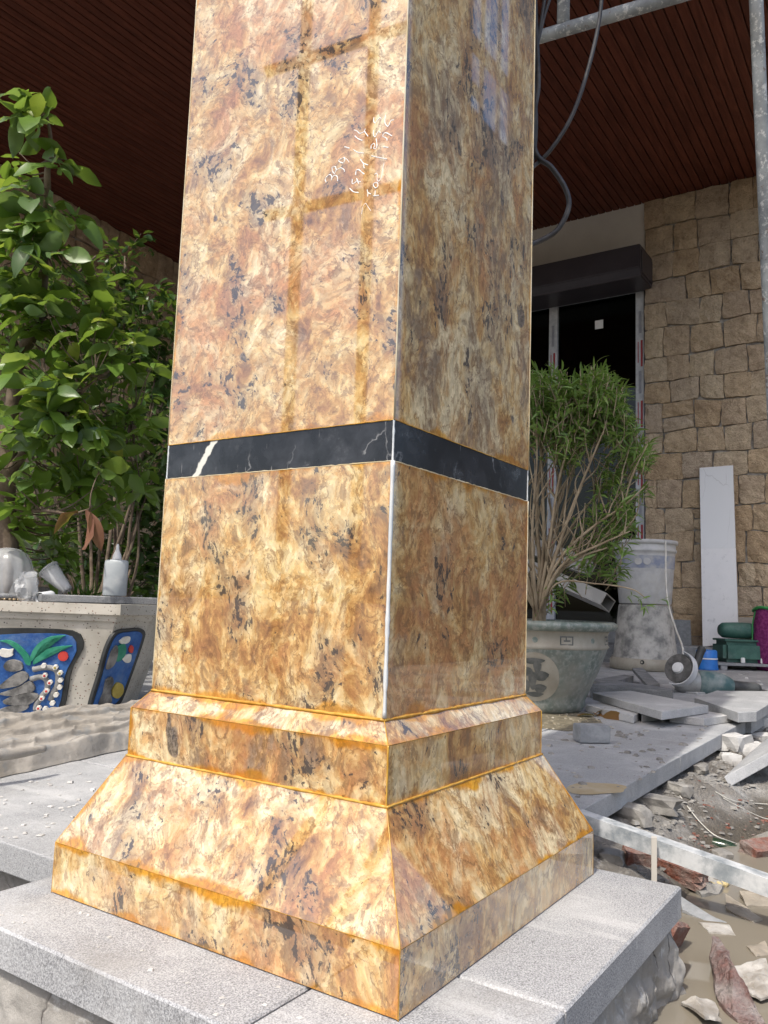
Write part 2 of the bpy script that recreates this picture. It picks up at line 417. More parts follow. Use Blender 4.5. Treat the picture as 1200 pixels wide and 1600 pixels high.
m_white = varied('white_plastic', (.80, .80, .80), (.74, .74, .73), 20, .4, .5)
def glass_mat(name, tint=(.35, .38, .38), gloss=.55):
    M = Mat(name)
    tr = M.n('ShaderNodeBsdfTransparent'); tr.inputs[0].default_value = (*tint, 1)
    gl = M.n('ShaderNodeBsdfGlossy'); gl.inputs['Roughness'].default_value = .01; gl.inputs['Color'].default_value = (.8, .85, .85, 1)
    fr = M.n('ShaderNodeFresnel'); fr.inputs[0].default_value = 1.5
    mx = M.n('ShaderNodeMixShader'); M.lk(M.math('MULTIPLY', fr.outputs[0], gloss, clamp=True), mx.inputs[0])
    M.lk(tr.outputs[0], mx.inputs[1]); M.lk(gl.outputs[0], mx.inputs[2]); M.lk(mx.outputs[0], M.out.inputs[0])
    return M.m
m_glass = glass_mat('door_glass')
def film_plastic(name, colr, alpha, rough=.25):
    M = Mat(name); v = M.coord()
    M.fin(colr, rough, .5)
    M.set(M.b.inputs['Alpha'], M.math('ADD', M.math('MULTIPLY', M.noise(v, 25, 5, .6), .35), alpha - .17, clamp=True))
    return M.m
m_plastic = film_plastic('clear_plastic', (.62, .63, .64), .45)
m_frosted = film_plastic('frosted_plastic', (.66, .68, .70), .86, .4)
def pipe_mat():
    M = Mat('galvanised_pipe'); v = M.vadd(M.coord(), M.rvec())
    c = M.mix(M.step(M.noise(v, 8, 6, .6), .35, .65), (.24, .255, .265), (.42, .44, .45))
    c = M.mix(M.step(M.noise(v, 45, 8, .72), .53, .60), c, (.66, .66, .64))
    c = M.mix(M.math('MULTIPLY', M.step(M.noise(M.vadd(v, (3, 3, 3)), 28, 6, .7), .60, .68), .8), c, (.20, .12, .08))
    M.bump(M.noise(v, 70, 5), .3, .002)
    return M.fin(c, .6, .4, .25)
m_pipe = pipe_mat()
m_angle = varied('dusty_galvanised_steel', (.20, .23, .25), (.34, .37, .39), 30, .5, .5, .2, 60, dust=.85, metal=.2, dustcol=(.60, .61, .61))
m_cable = varied('black_cable', (.025, .025, .028), (.06, .06, .065), 30, .45, .4, dust=.35, dustcol=(.22, .22, .22))
m_brick = varied('broken_brick', (.20, .075, .050), (.28, .125, .095), 25, .9, .2, .9, 80, dust=.6, dustcol=(.30, .27, .245), bdist=.01)
m_rubble = varied('pale_rubble', (.46, .45, .43), (.60, .59, .57), 14, .95, .15, .8, 45, dust=.3, dustcol=(.30, .29, .27))
m_rubble_dark = varied('grey_rubble', (.20, .19, .175), (.34, .325, .30), 14, .95, .15, .9, 45)
m_foam = varied('yellow_foam', (.52, .42, .22), (.62, .53, .31), 25, .9, .2, .8, 50)
m_paper = varied('muddy_wrapping', (.28, .255, .22), (.46, .44, .41), 30, .6, .3, .5, 70, dust=.5, dustcol=(.24, .21, .175), bdist=.008)
m_cardboard = varied('wet_packing_board', (.28, .24, .19), (.38, .335, .27), 25, .7, .3, .4, 70, dust=.5, dustcol=(.22, .195, .16))
m_string = varied('packing_string', (.55, .53, .47), (.66, .64, .58), 30, .8, .2)
m_concrete = varied('concrete_block', (.24, .25, .26), (.32, .33, .34), 40, .9, .2, .5, 80)
m_beige = varied('beige_board', (.46, .43, .38), (.52, .49, .44), 6, .8, .2)

# ------------------------------------------------------------------ ground and terrace
def axis(lo, hi, step, far):
    a = list(np.arange(lo, hi + 1e-6, step)); d = step; p = hi; q = lo; out = a[:]
    while p < far:
        d *= 1.5; p += d; q -= d; out = [q] + out + [p]
    return out
gx = axis(-.25, 2.7, .014, 300); gy = axis(-.75, .32, .014, 300)
def ground_z(x, y):
    z = -.135 + .075 * max(0, min(1, (y + .05) / .19)) + .035 * max(0, min(1, (x - 1.0) / 1.2))
    if -1 < x < 4 and -1.6 < y < 1:
        z += .030 * fbm((x * 4.2, y * 4.2, 1.7), 6) + .010 * fbm((x * 19, y * 19, 5.1), 4)
        pd = math.exp(-(((x - .80) / .34) ** 2 + ((y + .22) / .13) ** 2))
        z -= .035 * pd
    if y > .115: z = min(z, -.055)
    if x < .52 and y > -.15: z = min(z, -.13)
    if x < 0.06 : z = min(z, -.16)
    return z
gv = [(x, y, ground_z(x, y)) for y in gy for x in gx]
nx = len(gx)
gf = [(j * nx + i, j * nx + i + 1, (j + 1) * nx + i + 1, (j + 1) * nx + i) for j in range(len(gy) - 1) for i in range(nx - 1)]
ground = tag(obj('ground', (gv, [], gf), m_mud, None, True), 'grey-brown muddy building-site ground beside the terrace edge', 'ground', kind='structure')
def water_mat():
    M = Mat('muddy_water'); v = M.coord()
    c = M.mix(M.noise(v, 5, 4), (.185, .163, .128), (.25, .225, .18))
    M.bump(M.noise(v, 9, 2), .04, .01)
    return M.fin(c, .05, .5)
pw = []
for k in range(40):
    a = 2 * math.pi * k / 40; r = 1 + .25 * mnoise.noise(Vector((math.cos(a) * 2, math.sin(a) * 2, 3)))
    pw.append((.82 + .66 * r * math.cos(a), -.24 + .29 * r * math.sin(a), -.1165))
tag(obj('puddle', (pw, [], [list(range(40))]), water_mat()), 'brown muddy puddle below the pedestal corner', 'water', kind='structure')

terrace = thing('terrace', 'raised terrace paved with pale grey granite slabs', 'terrace'); tag(terrace, kind='structure')
TH = .038
bm = bmesh.new()
add_hull(bm, [(.10, .53, -.4), (.515, .53, -.4), (.515, .155, -.4), (9, .155, -.4), (9, 9, -.4), (.10, 9, -.4)],
         [(.10, .53, -.006), (.515, .53, -.006), (.515, .155, -.006), (9, .155, -.006), (9, 9, -.006), (.10, 9, -.006)])
obj('mortar_bed', bm, m_mortar, terrace)
g = .0022
def pave(x0, x1, y0, y1, dz=0.0):
    b = box(x0 + g, x1 - g, y0 + g, y1 - g, -TH, dz, .0018)
    return obj('paving_slab', b, m_paving, terrace)
xs = [.487, 1.42, 2.24, 2.95, 3.75, 4.55, 5.30]
for a, b in zip(xs, xs[1:]):
    if a < 2.2 or a > 2.9: pave(a, b, .127, .52, 0)
    else: pave(a, b, .110, .52, .012)
ys = [.52, 1.12, 1.72, 2.32, 2.92, 3.52, 4.12, 4.72, 5.32]
for a, b in zip(ys, ys[1:]):
    x = .07
    sh = .0 if int(a * 10) % 12 < 6 else .3
    xx = [.07, .47 + sh, 1.07 + sh, 1.67 + sh, 2.27 + sh, 2.87 + sh, 3.47 + sh, 4.07 + sh, 4.67 + sh, 5.3]
    for c, d in zip(xx, xx[1:]): pave(c, d, a, b, rnd.uniform(-.001, .001))

# ------------------------------------------------------------------ pedestal under the column
ped = thing('column_pedestal', 'flamed grey granite pedestal slab on rough mortar under the column', 'pedestal')
def pslab(poly):
    b = prism(poly, -.036, 0.0)
    bevel_(b, geom=[e for e in b.edges if max(v.co.z for v in e.verts) > -.001 and abs(e.verts[0].co.z - e.verts[1].co.z) < 1e-4], offset=.0022, segments=1, affect='EDGES')
    return obj('granite_slab', b, m_slab, ped)
PX0, PX1, PY0, PY1 = -.088, .484, -.100, .503
pslab([(PX0, .0935), (.24, .0935), (.24, PY1), (PX0, PY1)])
pslab([(PX0, PY0), (.10, PY0), (.10, .0905), (PX0, .0905)])
pslab([(.103, PY0), (PX1, PY0), (PX1, .0905), (.103, .0905)])
pslab([(.243, .0935), (PX1, .0935), (PX1, PY1), (.243, PY1)])
# rough mortar bed, bulging under the slab
bm = bmesh.new()
def rough_face(o, u, v, nu, nv, nrm, amp, seed):
    o, u, v, nrm = map(Vector, (o, u, v, nrm)); g_ = []
    for j in range(nv + 1):
        row = []
        for i in range(nu + 1):
            p = o + u * (i / nu) + v * (j / nv)
            q = p * 7 + Vector((seed, 0, 0))
            edge = min(1, 8 * (1 - j / nv))
            d = amp * (fbm(q, 5) * .9 + .35 * abs(mnoise.noise(p * 22)) - .1 + .30 * fbm(p * 38 + Vector((seed, 3, 0)), 3)) * edge + .022 * (1 - j / nv)
            row.append(bm.verts.new(p + nrm * d))
        g_.append(row)
    for j in range(nv):
        for i in range(nu): bm.faces.new((g_[j][i], g_[j][i + 1], g_[j + 1][i + 1], g_[j + 1][i]))
zb = -.40
rough_face((PX0 + .012, PY1, zb), (0, PY0 - PY1 + .012, 0), (0, 0, -zb - .0365), 150, 90, (-1, 0, 0), .020, 1)
rough_face((PX0 + .012, PY0 + .012, zb), (PX1 - PX0 - .024, 0, 0), (0, 0, -zb - .0365), 150, 90, (0, -1, 0), .026, 4)
rough_face((PX1 - .012, PY0 + .012, zb), (0, PY1 - PY0, 0), (0, 0, -zb - .0365), 70, 40, (1, 0, 0), .02, 7)
obj('mortar_base', bm, m_mortar, ped, True)
box_ = box(PX0 + .03, PX1 - .03, PY0 + .03, PY1 - .02, -.4, -.037)
obj('concrete_core', box_, m_mortar, ped)

# ------------------------------------------------------------------ the column
colm = thing('stone_column', 'tall polished gold and brown granite column with stepped base and black band', 'column')
CC = .2275
COURSES = [  # z0, h0, z1, h1, mats for the faces -x, -y
    (0.001, .2275, .054, .2275, m_plinth_a, m_plinth_b, 'plinth_panel'),
    (.054, .2275, .148, .1785, m_mould_a, m_mould_b, 'sloping_panel'),
    (.148, .1770, .2015, .1770, m_plinth_a, m_plinth_b, 'base_panel'),
    (.2015, .1770, .221, .1613, m_mould_a, m_mould_b, 'chamfer_panel'),
    (.221, .1613, .468, .1613, m_left_low, m_right_low, 'lower_panel'),
    (.468, .1605, .509, .1605, None, None, 'band_panel'),
    (.509, .1613, 3.40, .1613, m_left_up, m_right_up, 'shaft_panel')]
pv0 = onx(333, 690, CC - .1605); pv1 = onx(305, 745, CC - .1605)
m_band_a = band_marble('black_marble_veined', ((pv0.y + pv1.y) / 2, (pv0.z + pv1.z) / 2, (pv0.y - pv1.y) / (pv0.z - pv1.z), .0042))
m_band_b = band_marble('black_marble')
DIRS = [((-1, 0), (0, -1)), ((0, -1), (1, 0)), ((1, 0), (0, 1)), ((0, 1), (-1, 0))]   # outward normal, left-to-right direction
for z0, h0, z1, h1, ma, mb, nm in COURSES:
    for k, (n_, t_) in enumerate(DIRS):
        n_ = Vector((*n_, 0)); t_ = Vector((*t_, 0)); c0 = Vector((CC, CC, 0))
        e = .0007; th = .02
        def P(h, s, z): return c0 + n_ * h + t_ * (s * (h - e)) + Vector((0, 0, z))
        bm = bmesh.new()
        q = [P(h0, -1, z0 + .0004), P(h0, 1, z0 + .0004), P(h1, 1, z1 - .0004), P(h1, -1, z1 - .0004)]
        qi = [P(h0 - th, -1, z0 + .0004), P(h0 - th, 1, z0 + .0004), P(h1 - th, 1, z1 - .0004), P(h1 - th, -1, z1 - .0004)]
        add_hull(bm, qi, q)
        ua = bm.loops.layers.uv.new('uvA'); ub = bm.loops.layers.uv.new('uvB')
        H = math.hypot(z1 - z0, h0 - h1)
        for f in bm.faces:
            for l in f.loops:
                d = l.vert.co - c0; s = d.dot(t_); zz = (l.vert.co.z - z0) / (z1 - z0)
                hw = h0 if zz < .5 else h1
                l[ua].uv = (s + hw, zz * H); l[ub].uv = (hw - s, (1 - zz) * H)
        if ma: mm = ma if k in (0, 2) else mb
        else: mm = m_band_a if k == 0 else m_band_b
        obj(nm, bm, mm, colm)
# resin beads in the joints and filler down the corners
def bead(z, h, r, mat, seed, faces=(0, 1)):
    for k in faces:
        n_, t_ = DIRS[k]; n_ = Vector((*n_, 0)); t_ = Vector((*t_, 0)); pts = []; rr = []
        for i in range(61):
            s = -1 + 2 * i / 60
            p = Vector((CC, CC, z)) + n_ * (h - .0002) + t_ * (s * h)
            w = mnoise.noise(Vector((s * 6 + seed, seed, k))) ; w2 = mnoise.noise(Vector((s * 22 + seed, seed, k)))
            pts.append(p + Vector((0, 0, .0006 * w2))); rr.append(r * (.75 + .5 * w + .35 * w2))
        bm = bmesh.new(); tube(bm, pts, rr, 6); obj('resin_bead', bm, mat, colm, True)
bead(.054, .2273, .0005, m_glue, 1); bead(.148, .1783, .0019, m_glue, 2); bead(.2015, .1768, .0005, m_glue, 3)
bead(.2212, .1618, .0022, m_glue, 4); bead(.468, .1612, .0008, m_glue_pale, 5); bead(.509, .1612, .0008, m_glue, 6)
def corner(z0, h0, z1, h1, r, mat, sx=-1, sy=-1, seed=1):
    pts = []; rr = []
    for i in range(41):
        t = i / 40; h = h0 + (h1 - h0) * t + .0001; z = z0 + (z1 - z0) * t
        w = mnoise.noise(Vector((z * 40, seed, 2))); w2 = mnoise.noise(Vector((z * 160, seed, 5)))
        pts.append((CC + sx * h + .0003 * w2, CC + sy * h, z)); rr.append(r * (1 + .35 * w + .3 * w2))
    bm = bmesh.new(); tube(bm, pts, rr, 6); obj('corner_filler', bm, mat, colm, True)
for sx, sy in ((-1, -1), (-1, 1), (1, -1)):
    corner(0, .2273, .054, .2271, .0004, m_glue, sx, sy, 1); corner(.054, .2271, .148, .1781, .0005, m_glue, sx, sy, 2)
    corner(.148, .1766, .2015, .1766, .0009, m_glue, sx, sy, 3); corner(.2015, .1766, .221, .1609, .0005, m_glue, sx, sy, 4)
    corner(.509, .1611, 3.4, .1611, .0010, m_glue_pale, sx, sy, 6)
    corner(.468, .1603, .509, .1603, .0012, m_glue_white, sx, sy, 7)
corner(.223, .1611, .468, .1611, .0021, m_glue_white, -1, -1, 5)
corner(.223, .1611, .468, .1611, .0009, m_glue_pale, -1, 1, 8); corner(.223, .1611, .468, .1611, .0009, m_glue_pale, 1, -1, 9)
# figures chalked on the sunny face
STROKES = [
 [(225,865),(215,830),(240,790),(270,775),(290,800),(285,840),(300,800),(330,780),(355,800),(360,850)],
 [(345,720),(330,680),(295,690),(300,735),(320,760),(345,720),(390,695),(430,710),(440,740)],
 [(420,640),(375,620),(375,600),(400,590),(435,575),(440,610),(420,640)], [(435,575),(465,590),(495,628)],
 [(440,445),(500,465)], [(500,935),(545,975),(605,985)], [(530,825),(535,880),(600,835)], [(580,815),(605,880)], [(590,850),(632,855)],
 [(570,780),(575,730),(600,715),(635,740),(670,770)], [(625,595),(660,640),(715,660)], [(660,640),(670,700)],
 [(545,480),(590,510),(665,520)], [(560,320),(600,355),(650,375)], [(555,250),(590,265),(620,290),(680,265)], [(685,235),(675,265),(715,325)],
 [(640,1235),(655,1150),(685,1110),(715,1150),(750,1200)], [(705,950),(715,985),(750,1000)], [(715,985),(710,1030)],
 [(800,960),(795,1010)], [(780,1020),(845,1015)], [(800,865),(775,890),(800,930),(830,910),(825,870),(800,865)],
 [(790,770),(815,755),(825,780),(820,820),(835,850),(870,810),(885,720),(905,630)], [(755,550),(810,565),(935,590)],
 [(750,470),(755,430),(785,410),(795,440),(780,460),(805,470),(820,430),(810,350)],
 [(780,250),(780,310),(800,330),(820,290),(845,265),(860,285)], [(785,105),(780,140),(795,170),(830,130),(855,105),(870,120)],
 [(895,445),(955,455)], [(885,325),(930,345),(940,375)], [(885,325),(920,285),(995,320)],
 [(920,75),(912,160),(940,205),(960,195),(985,140),(1020,130)]]
bm = bmesh.new()
for i, s in enumerate(STROKES):
    p = [onx(480 + x / 7.5, 170 + y / 7.5, CC - .1613 + .0003) for x, y in s]
    p = smooth_path(p, 5); thin = i in (16, 22, 3)
    tube(bm, p, [(.00050 if thin else .00072) * (1 + .35 * mnoise.noise(Vector((q.y * 300, q.z * 300, i)))) for q in p], 5)
obj('chalk_writing', bm, m_chalk, colm)

# ------------------------------------------------------------------ house: walls, ceiling, door
WX = 5.30
ZC_ = onx(1007, 318, WX).z
YJ = onx(1008, 500, WX).y            # where the stone cladding starts beside the door
def stone_mesh(corners, depth, seed):
    """corners: four (u, v) in metres; rough-faced block standing proud of the wall, in local (depth, u, v)"""
    c = [Vector(p) for p in corners]; n = 5; vs = []; fs = []
    ctr = sum(c, Vector((0, 0))) / 4
    rs = random.Random(seed)
    for j in range(n):
        for i in range(n):
            s, t = i / (n - 1), j / (n - 1)
            p = c[0] * (1 - s) * (1 - t) + c[1] * s * (1 - t) + c[2] * s * t + c[3] * (1 - s) * t
            edge = min(s, 1 - s, t, 1 - t)
            jit = .0045
            p = p + Vector((rs.uniform(-jit, jit), rs.uniform(-jit, jit)))
            d = depth * (.74 if edge < .01 else (.97 if edge < .3 else 1.0)) + rs.uniform(-.006, .008)
            if (i in (0, n - 1)) and (j in (0, n - 1)): p = p + (ctr - p) * .03; d = depth * .6
            vs.append((-d, p.x, p.y))
    for j in range(n - 1):
        for i in range(n - 1): fs.append((j * n + i, j * n + i + 1, (j + 1) * n + i + 1, (j + 1) * n + i))
    ring = [i for i in range(n)] + [j * n + n - 1 for j in range(1, n)] + [(n - 1) * n + i for i in range(n - 2, -1, -1)] + [j * n for j in range(n - 2, 0, -1)]
    base = len(vs)
    for r_ in ring: vs.append((.01, vs[r_][1], vs[r_][2]))
    m_ = len(ring)
    for k in range(m_): fs.append((ring[(k + 1) % m_], ring[k], base + k, base + (k + 1) % m_))
    return vs, [], fs
def stone_field(u0, u1, v0, v1, size, seed):
    rs = random.Random(seed); cells = []; v = v0
    while v < v1 - .02:
        h = rs.uniform(.86, 1.14) * size
        if v + h > v1 - size * .5: h = v1 - v
        u = u0
        while u < u1 - .01:
            w = rs.uniform(.78, 1.25) * size
            if u + w > u1 - size * .4: w = u1 - u
            q = rs.random()
            if q < .03 and w > size: cells += [(u, u + w, v, v + h * .52), (u, u + w, v + h * .52, v + h)]
            elif q < .08 and w > size: cells += [(u, u + w * .45, v, v + h), (u + w * .45, u + w, v, v + h)]
            else: cells.append((u, u + w, v, v + h))
            u += w
        v += h
    def W(a, b):
        k = 1.0 / size
        du = .10 * size * mnoise.noise(Vector((a * k * .9, b * k * .9, seed))) ; dv = .17 * size * mnoise.noise(Vector((a * k * .55, b * k * .55, seed + 9)))
        return Vector((min(u1, max(u0, a + du)), min(v1, max(v0, b + dv))))
    out = []
    for a, b, c, d in cells:
        gp = rs.uniform(.002, .0045)
        P = [W(a, c), W(b, c), W(b, d), W(a, d)]
        s = [(1, 1), (-1, 1), (-1, -1), (1, -1)]
        out.append([p + Vector((x * gp + rs.uniform(-.006, .006), y * gp + rs.uniform(-.006, .006))) for p, (x, y) in zip(P, s)])
    return out
wall = thing('stone_wall', 'sunless wall of rough tan stone blocks right of the door', 'wall')
obj('wall_backing', box(WX, WX + .25, -.9, YJ - .002, -.05, ZC_ + .2), m_joint, wall)
for i, c in enumerate(stone_field(-.88, YJ, 0, ZC_, .185, 3)):
    o = obj('stone', stone_mesh(c, .026, 100 + i), m_wallstone, wall); o.location = (WX, 0, 0)
# left wall, turned a few degrees
lw = thing('stone_wall', 'dim wall of rough tan stone blocks behind the leafy tree', 'wall')
q0 = onz(0, 257, ZC_); q1 = onz(275, 411, ZC_); ang = math.atan2(q1.y - q0.y, q1.x - q0.x)
lx = Vector((math.cos(ang), math.sin(ang), 0)); lwm = Matrix((( -lx.y * -1, lx.x, 0), (-lx.x, lx.y, 0), (0, 0, 1)))  # columns set below
org = q0 - lx * 1.2; org.z = 0
LWL = 4.4
nrm = Vector((lx.y, -lx.x, 0))      # towards the camera
lw_mat = Matrix((( -nrm.x, lx.x, 0, org.x), (-nrm.y, lx.y, 0, org.y), (0, 0, 1, 0), (0, 0, 0, 1)))
o = obj('wall_backing', box(0, .25, 0, LWL, -.05, ZC_ + .2), m_joint, lw); o.matrix_local = lw_mat
for i, c in enumerate(stone_field(.1, 3.7, .35, ZC_, .235, 11)):
    o = obj('stone', stone_mesh(c, .035, 900 + i), m_wallstone, lw); o.matrix_local = lw_mat
pw_ = thing('plaster_wall', 'white plastered wall strip over the dark shutter box', 'wall')
obj('wall_panel', box(WX - .002, WX + .25, YJ, 2.35, onx(920, 420, WX).z - .12, ZC_ + .2), m_plaster, pw_)
obj('wall_panel', box(WX, WX + .25, 2.35, 5.6, -.05, ZC_ + .2), m_plaster, pw_)

roof = thing('porch_roof', 'dark red-brown slatted timber porch ceiling', 'ceiling')
YM, PITCH = .10, .056
obj('ceiling_backing', box(-.32, 5.9, YM, 1.30, ZC_ + .022, ZC_ + .30), m_wood, roof)  # unseen front edge stepped for the light: pot shaded here, tree sunlit beyond
obj('ceiling_backing', box(.35, 5.9, 1.3005, 6.3, ZC_ + .022, ZC_ + .30), m_wood, roof)
def board_mesh(x0, x1):
    w = PITCH / 2 - .0032; bm = bmesh.new()
    prof = [(-w, .021), (-w, .003), (-w + .005, 0), (w - .005, 0), (w, .003), (w, .021)]
    a = [bm.verts.new((x0, y, z)) for y, z in prof]; b = [bm.verts.new((x1, y, z)) for y, z in prof]
    for i in range(6): bm.faces.new((a[i], a[(i + 1) % 6], b[(i + 1) % 6], b[i]))
    bm.faces.new(a[::-1]); bm.faces.new(b); bmesh.ops.recalc_face_normals(bm, faces=bm.faces)
    me = bpy.data.meshes.new('ceiling_board'); bm.to_mesh(me); bm.free(); me.materials.append(m_wood); return me
me_a = board_mesh(-.32, 5.9); me_b = board_mesh(.35, 5.9)
y = YM + PITCH / 2
while y < 6.2:
    o = bpy.data.objects.new('ceiling_board', me_a if y < 1.29 else me_b); col.objects.link(o); o.parent = roof
    o.location = (0, y, ZC_ + rnd.uniform(-.0006, .0006)); y += PITCH

# shutter box above the door
YB = 1.088 * 0 + onx(1020, 408, WX).y
sb = thing('shutter_box', 'dark purple-brown box housing above the glazed door', 'shutter box')
fx = ony(1000, 380, YB).x; zt = ony(1000, 380, YB).z; zb_ = ony(1004, 436, YB + .01).z
bm = bmesh.new()
prof = [(WX, zt + .002), (fx, zt), (fx - .01, zb_ + .05), (fx + .03, zb_), (WX, zb_)]
a = [(p[0], YB, p[1]) for p in prof]; b = [(p[0], 2.6, p[1]) for p in prof]
add_hull(bm, a, b); bevel_(bm, geom=list(bm.edges), offset=.006, segments=2, affect='EDGES')
obj('housing', bm, m_shutter, sb)
obj('end_cap', box(fx + .03, WX - .03, YB - .006, YB - .001, zb_ + .03, zt - .03, .002), m_shutter, sb)

door = thing('glazed_door', 'dark glazed door with film-wrapped frame behind the bush', 'door')
ZD = onx(950, 457, WX + .05).z; DX = WX + .05
y1 = YJ + .015
jw = .062
def frame(y0, y1, z0, z1, x0=DX - .03, x1=DX + .03): return obj('door_frame', box(x0, x1, y0, y1, z0, z1, .003), m_film, door)
j = frame(y1, y1 + jw, .10, ZD)
ym = onx(866, 560, DX).y; mu = frame(ym - .035, ym + .035, .10, ZD - .045)
frame(3.0, 3.06, .10, ZD - .045); hd = frame(y1 + jw, 3.06, ZD - .045, ZD); frame(y1 + jw, 3.06, .10, .17)
obj('dark_reveal', box(DX - .035, WX + .25, YJ + .001, y1 - .001, .1, ZD + .02), m_shutter, door)
def sticker(y, z, w, h, mat): obj('printed_label', box(DX - .0325, DX - .0305, y - w / 2, y + w / 2, z - h / 2, z + h / 2), mat, door)
for z in np.arange(.4, ZD - .1, .46):
    for yc in (y1 + jw * .45, ym):
        sticker(yc - .012, z, .014, .20, m_red); sticker(yc + .014, z + .01, .006, .16, m_red); sticker(yc, z + .24, .020, .17, m_greyprint)
sticker(onx(958, 455, DX).y, ZD - .022, .16, .018, m_red); sticker(onx(905, 466, DX).y, ZD - .022, .10, .016, m_greyprint)
obj('glass_pane', box(DX - .003, DX + .003, y1 + jw, ym - .035, .17, ZD - .045), m_glass, door)
obj('glass_pane', box(DX - .003, DX + .003, ym + .035, 3.0, .17, ZD - .045), m_glass, door)
ps = onx(936, 507, DX - .005)
obj('square_sticker', box(DX - .0055, DX - .0035, ps.y - .032, ps.y + .032, ps.z - .034, ps.z + .034), m_white, door)
room = thing('dark_room', 'unlit grey room seen through the door glass', 'room'); tag(room, kind='structure')
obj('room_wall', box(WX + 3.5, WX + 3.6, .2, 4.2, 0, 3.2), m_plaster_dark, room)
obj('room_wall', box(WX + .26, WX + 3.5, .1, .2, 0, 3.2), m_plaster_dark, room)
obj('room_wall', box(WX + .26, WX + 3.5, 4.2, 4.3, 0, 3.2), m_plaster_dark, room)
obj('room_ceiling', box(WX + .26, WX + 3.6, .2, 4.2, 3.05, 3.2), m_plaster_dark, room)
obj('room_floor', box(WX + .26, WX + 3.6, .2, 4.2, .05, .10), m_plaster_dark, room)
st = thing('doorstep', 'dark stone steps in front of the glazed door', 'steps'); tag(st, kind='structure')
obj('step', box(WX - .60, WX - .001, 1.30, 3.2, 0, .11, .004), m_tile_dark, st)
obj('step', box(WX - .30, WX - .002, 1.30, 3.2, .112, .22, .004), m_tile_dark, st)

# ------------------------------------------------------------------ scaffold and cables
def pipe(name, a, b, r, label, group=None, extra=()):
    t = thing(name, label, 'scaffolding', group)
    a, b = Vector(a), Vector(b); n = 14
    tube_obj('pipe', [a.lerp(b, i / n) for i in range(n + 1)], r, m_pipe, t, 14, 0)
    for c, d, rr in extra: tube_obj('stub', [c, d], rr, m_pipe, t, 12, 0)
    return t
pa = ony(1184, 60, .02); pb = ony(1199, 420, .045); d = (pa - pb).normalized()
foot = pb - d * ((pb.z + .12) / d.z); top = pb + d * ((3.3 - pb.z) / d.z)
t = pipe('scaffold_pole', foot, top, .0205, 'paint-spattered grey scaffold pole standing at the right edge')
cp = ony(1196, 195, .03)
bm = bmesh.new(); tube(bm, [cp - d * .03, cp + d * .03], .027, 14); obj('coupler', bm, m_brick, t)
ha = onx(842, 58, 1.8); hb = onx(1010, 8, 1.8); hd_ = (ha - hb).normalized()
sa = onx(880, 40, 1.8)
pipe('scaffold_rail', ha + hd_ * .9, hb - hd_ * .55, .0215, 'spattered grey scaffold rail crossing above the loose cables', None,
     [(sa, sa + Vector((0, 0, .5)), .021)])
t = bpy.data.objects
# scaffold tower left of the camera: seen only mirrored in the polished face
for (px, lab) in ((471, 'nearer upright'), (579, 'farther upright')):
    v = at(px, 215, 3.2); v.x = 2 * (CC - .1613) - v.x
    pipe('scaffold_pole', (v.x, v.y, -.16), (v.x, v.y, 3.6), .024, 'grey scaffold pole beyond the left edge, ' + lab, 'scaffold tower left of the column')
va = at(471, 95, 3.2); vb = at(579, 60, 3.2); vc = at(471, 325, 3.2); vd = at(579, 300, 3.2)
for (u, w, lab) in ((va, vb, 'upper'), (vc, vd, 'lower')):
    u, w = u.copy(), w.copy(); u.x = 2 * (CC - .1613) - u.x; w.x = 2 * (CC - .1613) - w.x; e_ = (w - u).normalized()
    pipe('scaffold_rail', u - e_ * .15, w + e_ * .5, .022, lab + ' grey scaffold rail beyond the left edge', 'scaffold tower left of the column')

# unseen slit sheet added for its reflection: darkens the shaded face, leaves bright strips
NY = -2.6
def mir(px, py):
    v = ony(px, py, 2 * (CC - .1613) - NY); return v.x, v.z
scr = thing('reflection_screen', 'added unseen ochre hoarding with tall slit openings beyond the right edge', 'screen')
m_screen = varied('ochre_screen', (.30, .28, .245), (.36, .335, .30), 3, .9, .2)
sx = [(mir(738, 90)[0], mir(752, 90)[0]), (mir(757, 90)[0], mir(778, 90)[0]), (mir(783, 90)[0], mir(796, 90)[0])]
zs0, zs1 = mir(760, 192)[1], mir(760, -80)[1]; zr0, zr1 = mir(765, 110)[1], mir(765, 84)[1]; ZT = zs1 + .5
def wbox(x0, x1, z0, z1): obj('sheet_panel', box(x0, x1, NY - .015, NY, z0, z1), m_screen, scr)
wbox(4.2, sx[0][0], -.3, ZT); wbox(sx[2][1], 7.0, -.3, ZT); wbox(sx[0][0], sx[2][1], -.3, zs0); wbox(sx[0][0], sx[2][1], zs1, ZT)
wbox(sx[0][1], sx[1][0], zs0, zs1); wbox(sx[1][1], sx[2][0], zs0, zs1); wbox(sx[0][0], sx[0][1], zr0, zr1); wbox(sx[1][0], sx[1][1], zr0, zr1); wbox(sx[2][0], sx[2][1], zr0, zr1)
wbox(sx[0][0], sx[0][1], mir(744, 152)[1], mir(744, 132)[1])

